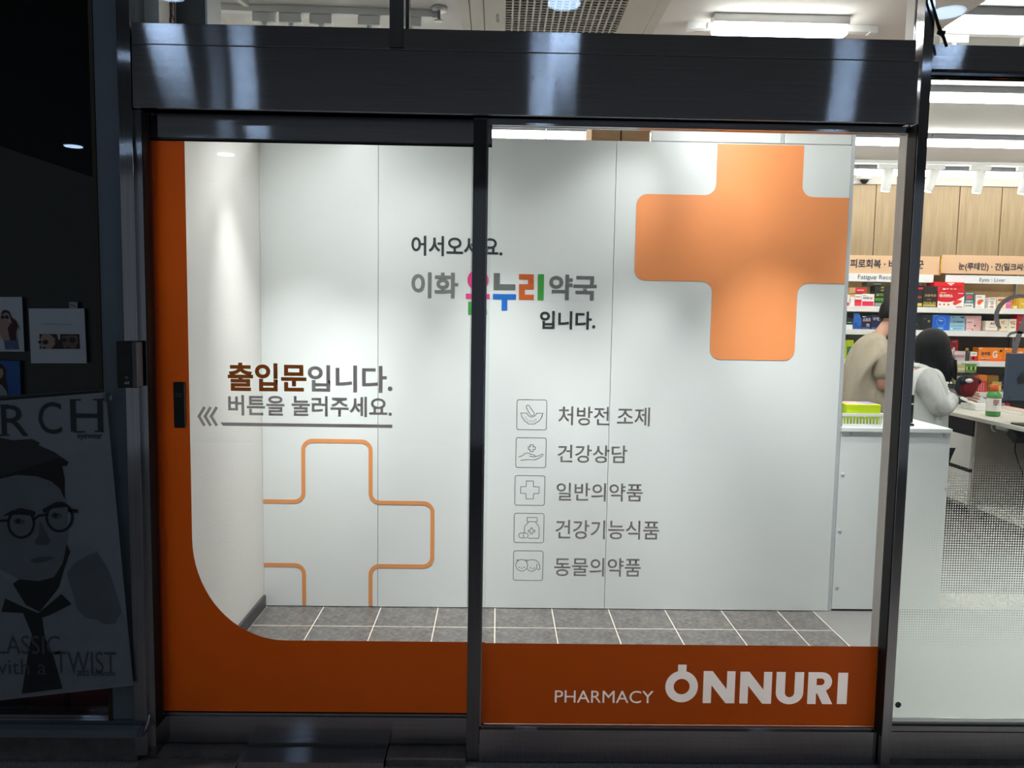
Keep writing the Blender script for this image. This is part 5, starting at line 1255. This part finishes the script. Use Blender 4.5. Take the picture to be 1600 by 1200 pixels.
# shoulder-length hair: cap plus a hanging bob with strands at the front
hm_ = MB()
RY = Matrix.Rotation(.25, 3, 'Z')
c = hd_ + Vector((-.015, 0, .012)); vs = []; fs = []; n, m_ = 40, 22
for i in range(m_ + 1):
    u = i / m_
    for k in range(n):
        q = 2 * PI * k / n; fr = math.cos(q)
        if u < .45:
            a = PI / 2 * u / .45; rr, zz_ = math.sin(a), .128 * math.cos(a)
        else:
            rr, zz_ = 1.0 + .10 * math.sin((u - .45) / .55 * PI * .8) - .10 * ((u - .45) / .55) ** 3, -(.215 + .03 * math.sin(q * 3) + .02 * fr) * (u - .45) / .55
        lean = .34 * max(0, -zz_) * .55
        w_ = 1 + .018 * math.sin(q * 13 + u * 3)
        vs.append(RY @ Vector((rr * .122 * fr * w_ + lean, rr * .104 * math.sin(q) * w_, zz_)) + c)
for i in range(m_):
    for k in range(n):
        q = 2 * PI * (k + .5) / n
        if i > m_ * .5 and math.cos(q) > .86: continue          # open at the face
        fs.append((i * n + k, (i + 1) * n + k, (i + 1) * n + (k + 1) % n, i * n + (k + 1) % n))
hm_.add(vs, fs, True)
for k in range(16):
    b = c + RY @ Vector((.09 + random.uniform(-.03, .04), random.uniform(-.10, -.03), -.16 + random.uniform(-.02, .02)))
    L_ = random.uniform(.05, .10); o_ = random.uniform(.0, .045)
    hm_.tube([b + Vector((-.01, 0, .07)), b, b + Vector((o_ * .4, 0, -L_ * .6)), b + Vector((o_, -.005, -L_))], [.010, .009, .006, .001], 6)
hm_.build('hair', M['hair'], wo)
legs = skin_mesh([pe, pe + Vector((0, -.09, -.05)), Vector((pe.x, Yw - .10, .45)), Vector((pe.x - .02, Yw - .10, .09)), pe + Vector((0, .09, -.05)), Vector((pe.x + .03, Yw + .10, .45)), Vector((pe.x + .01, Yw + .10, .09))], [(0, 1), (1, 2), (2, 3), (0, 4), (4, 5), (5, 6)], [(.13, .15), .095, .07, .06, .095, .07, .06])
link('trousers', legs, M['trouser'], wo)

# red pouch held by the woman
x0, z0 = P(1499, 620, Yw - .12); x1, z1 = P(1528, 593, Yw - .12)
M['red_cloth'] = mat('dark_red_fabric', S(150, 26, 34), .6, var=.12, scale=14)
rb_ = thing('red_pouch', ((x0 + x1) / 2, Yw - .10, z0), 'dark red pouch with black contents in the hands of the person in white', 'pouch')
prof = [(.0, .3), (.02, .55), (.5, .9), (.86, 1.0), (1, .98)]
vs = []; fs = []; n = 28
for (h_, s_) in prof:
    for k in range(n):
        q = 2 * PI * k / n
        vs.append(((x0 + x1) / 2 + .01 * h_ + (x1 - x0) / 2 * s_ * math.copysign(abs(math.cos(q)) ** .7, math.cos(q)), Yw - .10 + .065 * s_ * math.copysign(abs(math.sin(q)) ** .7, math.sin(q)), z0 + (z1 - z0) * h_ * (1 + .08 * math.sin(3 * q) * h_)))
for i in range(len(prof) - 1):
    for k in range(n): fs.append((i * n + k, i * n + (k + 1) % n, (i + 1) * n + (k + 1) % n, (i + 1) * n + k))
fs.append(tuple(range(n))[::-1])
MB().add(vs, fs, True).build('pouch_body', M['red_cloth'], rb_)
bl = MB()
for k in range(7):
    u = k / 6; bl.ball(((x0 + .012) + (x1 - x0 - .02) * u, Yw - .12 + .02 * (k % 2), z1 - .012 + .016 * math.sin(u * PI)), (.024, .045, .024), 12)
bl.build('contents', M['cloth_black'], rb_)
MB().ball((x0 + .035, Yw - .165, z1 - .006), (.026, .02, .015), 14).build('white_patch', M['white_plastic'], rb_)
MB().tube([(x0 + .002, Yw - .13, z0 + .015), (x0 - .022, Yw - .12, z0 + .05), (x0 - .014, Yw - .12, z1 - .01), (x0 + .03, Yw - .12, z1 + .018), (x0 + .075, Yw - .11, z1 + .014)], [.010, .015, .017, .016, .010], 10).build('handle', M['cloth_black'], rb_)

# ================================================================== dark shop window: posters, lock, trunking
def clean(pts): return pts
YQ = -.012
M['paper'] = mat('poster_paper', S(196, 200, 204), .7, var=.02); M['paper_grey'] = mat('poster_grey', S(158, 162, 168), .7, var=.03)
M['pr_dark'] = mat('print_near_black', S(34, 36, 40), .7); M['pr_mid'] = mat('print_grey', S(92, 96, 102), .7, var=.08)
M['pr_skin'] = mat('print_skin', S(170, 140, 130), .7); M['pr_skin_d'] = mat('print_skin_shadow', S(120, 92, 88), .7)
M['pr_blue'] = mat('print_blue', S(52, 96, 160), .7); M['pr_jean'] = mat('print_denim', S(88, 104, 140), .7); M['pr_wine'] = mat('print_wine', S(72, 40, 54), .7); M['pr_brown'] = mat('print_brown', S(60, 46, 44), .7)
M['pr_face'] = mat('print_face_grey', S(128, 132, 138), .7, var=.10, scale=9); M['pr_hairg'] = mat('print_hair', S(26, 28, 32), .7); M['pr_collar'] = mat('print_cloth', S(150, 154, 160), .7, var=.08)
M['clear'] = glass('clear_sleeve', (.90, .92, .93, 1), .03)
def sheet(name, quad, Y, m, label, cat, group=None, thick=.0012):
    o = flat('paper', [[P(x, y, Y) for x, y in quad]], Y + thick / 2, m, None, None, thick)
    t = thing(name, wloc(o), label, cat, group); o.parent = t; o.location = (0, 0, 0)
    return t
pg = 'photo posters on the dark shop window'
# upper left poster with a standing woman
t = sheet('poster', [(-40, 464), (34, 464), (38, 549.5), (-40, 549)], YQ, M['paper'], 'white photo poster of a figure in sunglasses at the left edge', 'poster', pg)
y_ = YQ - .0008
pxflat('figure_print', [(-2, 496), (-3, 518), (6, 534), (9, 546), (30, 546), (27, 520), (29, 508), (24, 498), (17, 497), (16, 502), (10, 503)], y_, M['pr_skin'], t)
pxflat('figure_print', [(12, 513), (16, 506), (25, 500), (28, 508), (25, 520), (26, 533), (16, 533)], y_ - .0004, M['pr_wine'], t)
pxflat('figure_print', [(6, 532), (28, 532), (30, 546), (20, 546), (19, 541), (17, 546), (8, 546)], y_ - .0006, M['pr_jean'], t)
pxflat('figure_print', [(1, 491), (2, 500), (8, 505), (15, 500), (16, 490), (9, 485)], y_ - .0006, M['pr_skin'], t)
pxflat('figure_print', [(1, 492), (4, 485), (9, 484), (15, 487), (18, 495), (26, 504), (33, 517), (24, 506), (18, 503), (16, 497), (14, 490), (9, 488)], y_ - .0009, M['pr_brown'], t)
for cx in (4, 10.5): pxflat('figure_print', [(cx + 3 * math.cos(a), 495.5 + 2.6 * math.sin(a)) for a in [2 * PI * k / 12 for k in range(12)]], y_ - .0012, M['pr_dark'], t)
# middle poster with a strip of two faces
t = sheet('poster', [(44.5, 482), (131.5, 482), (135.5, 567.5), (48.5, 567.5)], YQ, M['paper'], 'white square poster with a strip of two faces in sunglasses', 'poster', pg)
pxflat('strip_print', [(61.5, 522), (124, 522.2), (125, 545.2), (62, 545)], y_, M['pr_brown'], t)
pxflat('strip_print', [(62, 531), (66, 522.5), (78, 522.5), (86, 529), (86, 538), (80, 544.8), (65, 544.8), (62.5, 540)], y_ - .0004, M['pr_skin'], t)
pxflat('strip_print', [(96, 526), (110, 523.5), (121, 525), (122, 536), (117, 544.8), (101, 544.8), (97, 536)], y_ - .0004, M['pr_skin_d'], t)
pxflat('strip_print', [(89, 522.5), (94, 522.5), (93.5, 530), (92, 532)], y_ - .0004, M['paper'], t)
for cx, rr_ in ((62.5, 3), (71, 4.6), (100, 4.2), (113, 5.4)): pxflat('strip_print', [(cx + rr_ * math.cos(a), 533 + (-1.6 if cx > 90 else 1.5) + rr_ * .8 * math.sin(a)) for a in [2 * PI * k / 14 for k in range(14)]], y_ - .0008, M['pr_brown'], t)
for (a, b, w_) in ((69, 543.3, 4), (106.5, 543, 5.5)): pxflat('strip_print', [(a - w_, b), (a, b - 1.4), (a + w_, b), (a, b + 1.4)], y_ - .0008, M['pr_wine'], t)
pxtext('lettering', 'CARIN you want', (67, 505, 113, 508.5), y_, M['paper_grey'], t, 'faint grey words', .0)
t2 = sheet('window_tag', [(107.8, 471.5), (121, 472), (121, 481.6), (108, 481.6)], YQ, M['paper_grey'], 'small grey printed tag above the poster of two faces', 'tag')
pxflat('tag_print', [(109.5, 474), (119, 479), (118, 480), (109.5, 476)], y_, M['pr_mid'], t2)
# blue poster
t = sheet('poster', [(-40, 562), (30.5, 564), (32.5, 618.5), (-40, 618.5)], YQ, M['pr_blue'], 'blue poster of a dark-haired figure at the left edge', 'poster', pg)
pxflat('figure_print', [(-10, 568), (3, 569), (9, 577), (9, 590), (11, 600), (13, 618.3), (-10, 618.3)], y_, M['pr_brown'], t)
pxflat('figure_print', [(-10, 576), (4, 576), (5.5, 583), (3, 590), (-2, 592), (-10, 590)], y_ - .0004, M['pr_skin'], t)
pxflat('figure_print', [(-10, 600), (2, 601), (9, 609), (12, 618.2), (-10, 618.2)], y_ - .0006, M['pr_collar'], t)
# large poster in a clear sleeve with a suction cup
YT = YH - .006
t = sheet('poster', [(-60, 631), (165, 613), (208, 1071), (-60, 1101)], YT, M['paper_grey'], 'large grey portrait poster with big serif letters hung over the dark window', 'poster', pg)
y_ = YT - .0010
def pf(n_, pts, m, dy=0.0, holes=()): return pxflat(n_, pts, y_ - dy, m, t, None, holes)
pf('portrait_print', [(-58, 905), (0, 898), (22, 915), (48, 955), (62, 950), (95, 925), (110, 900), (96, 880), (100, 862), (118, 842), (134, 848), (150, 860), (168, 890), (186, 940), (197, 972), (206, 1068), (-58, 1098)], M['pr_collar'])
pf('portrait_print', [(-58, 720), (0, 712), (60, 710), (98, 740), (104, 790), (106, 840), (98, 880), (84, 904), (60, 908), (30, 905), (0, 890), (-58, 870)], M['pr_face'], .0004)
pf('portrait_print', [(-58, 690), (0, 684), (20, 688), (50, 686), (62, 692), (60, 696), (84, 706), (98, 716), (107, 722), (104, 728), (97, 728), (101, 748), (101, 780), (94, 764), (80, 752), (56, 744), (26, 742), (0, 748), (-58, 760)], M['pr_hairg'], .0008)
pf('portrait_print', [(4, 806), (20, 797), (46, 796), (56, 800), (54, 806), (30, 804)], M['pr_hairg'], .0010)
pf('portrait_print', [(66, 796), (84, 786), (100, 786), (103, 792), (84, 794), (68, 802)], M['pr_hairg'], .0010)
def ell_(cx, cy, rx, ry, n=26): return [(cx + rx * math.cos(a), cy + ry * math.sin(a)) for a in [2 * PI * k / n for k in range(n)]]
def ring(cx, cy, rx, ry, w_, tilt=0):
    mb = MB(); mb.ribbon([P(x, y, y_ - .0012) for x, y in ell_(cx, cy, rx, ry)], w_ * (D - .06) / F, y_ - .0012, True); return mb
ring(33, 818, 20, 22, 4.2).build('glasses_print', M['pr_dark'], t); ring(93, 808, 20, 22, 4.2).build('glasses_print', M['pr_dark'], t)
MB().ribbon([P(x, y, y_ - .0012) for x, y in [(52, 812), (60, 806), (74, 804)]], 4 * (D - .06) / F, y_ - .0012).build('glasses_print', M['pr_dark'], t)
MB().ribbon([P(x, y, y_ - .0012) for x, y in [(-58, 818), (14, 813)]], 4 * (D - .06) / F, y_ - .0012).build('glasses_print', M['pr_dark'], t)
MB().ribbon([P(x, y, y_ - .0012) for x, y in [(106, 797), (122, 799)]], 6 * (D - .06) / F, y_ - .0012).build('glasses_print', M['pr_dark'], t)
for cx, cy in ((30, 815), (88, 806)):
    pf('portrait_print', ell_(cx, cy, 9, 4.5), M['pr_mid'], .0010); pf('portrait_print', ell_(cx - 2, cy - 1, 4, 4), M['pr_dark'], .0013)
pf('portrait_print', [(62, 812), (70, 828), (80, 846), (72, 852), (58, 852), (54, 846), (60, 838)], M['pr_mid'], .0006)
pf('portrait_print', [(46, 875), (60, 870), (80, 869), (86, 872), (70, 878), (54, 880)], M['pr_mid'], .0006)
pf('portrait_print', [(30, 905), (60, 908), (84, 902), (98, 880), (104, 850), (110, 862), (100, 890), (92, 918), (62, 956), (40, 945), (20, 912)], M['pr_dark'], .0005)
pf('portrait_print', [(8, 935), (40, 950), (60, 958), (96, 928), (112, 944), (76, 962), (66, 965), (70, 996), (82, 1020), (98, 1076), (34, 1084), (44, 1020), (50, 992), (36, 958), (2, 956)], M['pr_dark'], .0009)
pf('portrait_print', [(104, 896), (116, 880), (140, 866), (152, 862), (170, 892), (190, 956), (180, 974), (164, 976), (150, 968), (134, 966), (120, 950)], mat('print_collar_shadow', S(118, 122, 128), .7, var=.12, scale=7), .0006)
for body_, a, b in (('R', (2, 633), (44, 681)), ('C', (60, 628), (96, 678)), ('H', (110, 624), (161, 675))):
    pxtext('lettering', body_, a + b, y_ - .0012, M['pr_dark'], t, 'large dark serif capital', .0)
for (x, y, w_) in ((5, 633.5, 16), (7, 680, 16), (118, 625, 17), (154, 624.5, 17), (125, 675, 17), (155, 674, 14)):
    pf('lettering', [(x - w_ / 2, y - 1), (x + w_ / 2, y - 1.6), (x + w_ / 2, y + .6), (x - w_ / 2, y + 1.2)], M['pr_dark'], .0013)
pxtext('lettering', 'eyewear', (121, 678.5, 160, 688), y_ - .0012, M['pr_dark'], t, 'small dark word under the big capitals', .012)
pxtext('lettering', 'CLASSIC', (-30, 993, 94, 1022), y_ - .0014, M['pr_mid'], t, 'grey serif capitals on the tie', .0)
pxtext('lettering', 'with a', (-14, 1030, 72, 1054), y_ - .0014, M['pr_mid'], t, None, .0)
pxtext('lettering', 'TWIST', (86, 1018, 182, 1052), y_ - .0014, M['pr_mid'], t, None, .0)
pxtext('lettering', '2022 collection', (120, 1048, 180, 1056), y_ - .0014, M['pr_dark'], t, None, .0)
slv = pxflat('clear_sleeve', [(-62, 622), (177, 607), (212, 1074), (-62, 1106)], y_ - .0022, M['clear'], t, 'clear plastic sleeve')
cx, cz = P(167, 621, y_ - .004)
MB().lathe((cx, y_ - .0028, cz), [(.016, 0), (.014, -.004), (.006, -.007), (.004, -.012)], 20, 'y').build('suction_cup', M['clear'], t)
# shop display behind the glass, below the poster
for k, (a, b, m_, lb) in enumerate(((44, 100, cm((110, 20, 34)), 'dark red box low behind the dark window, left one'), (110, 176, cm((120, 18, 32)), 'dark red box low behind the dark window, right one'), (182, 206, M['paper_grey'], 'pale box low behind the dark window'))):
    x0, x1, z0, z1 = rect(a, 1070, b, 1106, .10)
    tt = thing('display_box', ((x0 + x1) / 2, .16, z0), lb, 'box', 'boxes behind the dark window')
    box('carton', x0, x1, .10, .22, -.049, z1, m_, tt, bevel=.003)
    box('lid', x0 - .002, x1 + .002, .098, .222, z1 + .0005, z1 + .015, m_, tt, bevel=.002)
# digital lock on the column
bx = rect(183, 533.5, 214.5, 606, YH - .03)
yl = YH - .035
lk = thing('door_lock', ((bx[0] + bx[1]) / 2, yl, bx[2]), 'dark electronic lock with a reader window on the steel column', 'door lock')
box('case', bx[0], bx[1], yl, -.0505, bx[2], bx[3], M['black'], lk, bevel=.004)
box('side_cover', bx[1] - .014, bx[1] + .0015, yl - .0015, -.052, bx[2] + .002, bx[3] - .002, M['grey_plastic'], lk, bevel=.003)
x0, x1, z0, z1 = rect(187.5, 553, 205.5, 582, yl)
box('reader_window', x0, x1, yl - .0016, yl - .0002, z0, z1, mat('glossy_black', S(8, 8, 10), .12), lk)
pxtext('lettering', 'AR', (193.5, 596, 202, 600.5), yl - .001, M['white_alu'], lk, 'small pale mark', .01, shear=.3)
MB().lathe((PX(198, 590, yl), yl - .0004, PZ(198, 590, yl)), [(.006, 0), (.006, -.001)], 16, 'y').build('button', M['grey_plastic'], lk)
# cable trunking along the bottom left
x1_ = PX(215, 1146, -.08)
x0_, z0, z1 = -3.2, PZ(100, 1152, -.08), PZ(100, 1140, -.08)
tr_ = thing('cable_trunking', (-2.3, -.07, z0), 'pale square cable trunking along the foot of the dark shop window', 'cable trunking')
box('channel', x0_, x1_, -.085, -.046, z0, z1, M['grey_paint'], tr_, bevel=.002)
box('end_piece', x1_ + .0005, x1_ + .016, -.083, -.048, z0 + .002, z1 - .002, M['grey_plastic'], tr_)
MB().tube([(x1_ + .016, -.066, (z0 + z1) / 2), (x1_ + .022, -.066, z1), (x1_ + .028, -.060, z1 + .02), (x1_ + .030, -.054, z1 + .04)], .0025, 8).build('cable', M['white_alu'], tr_)
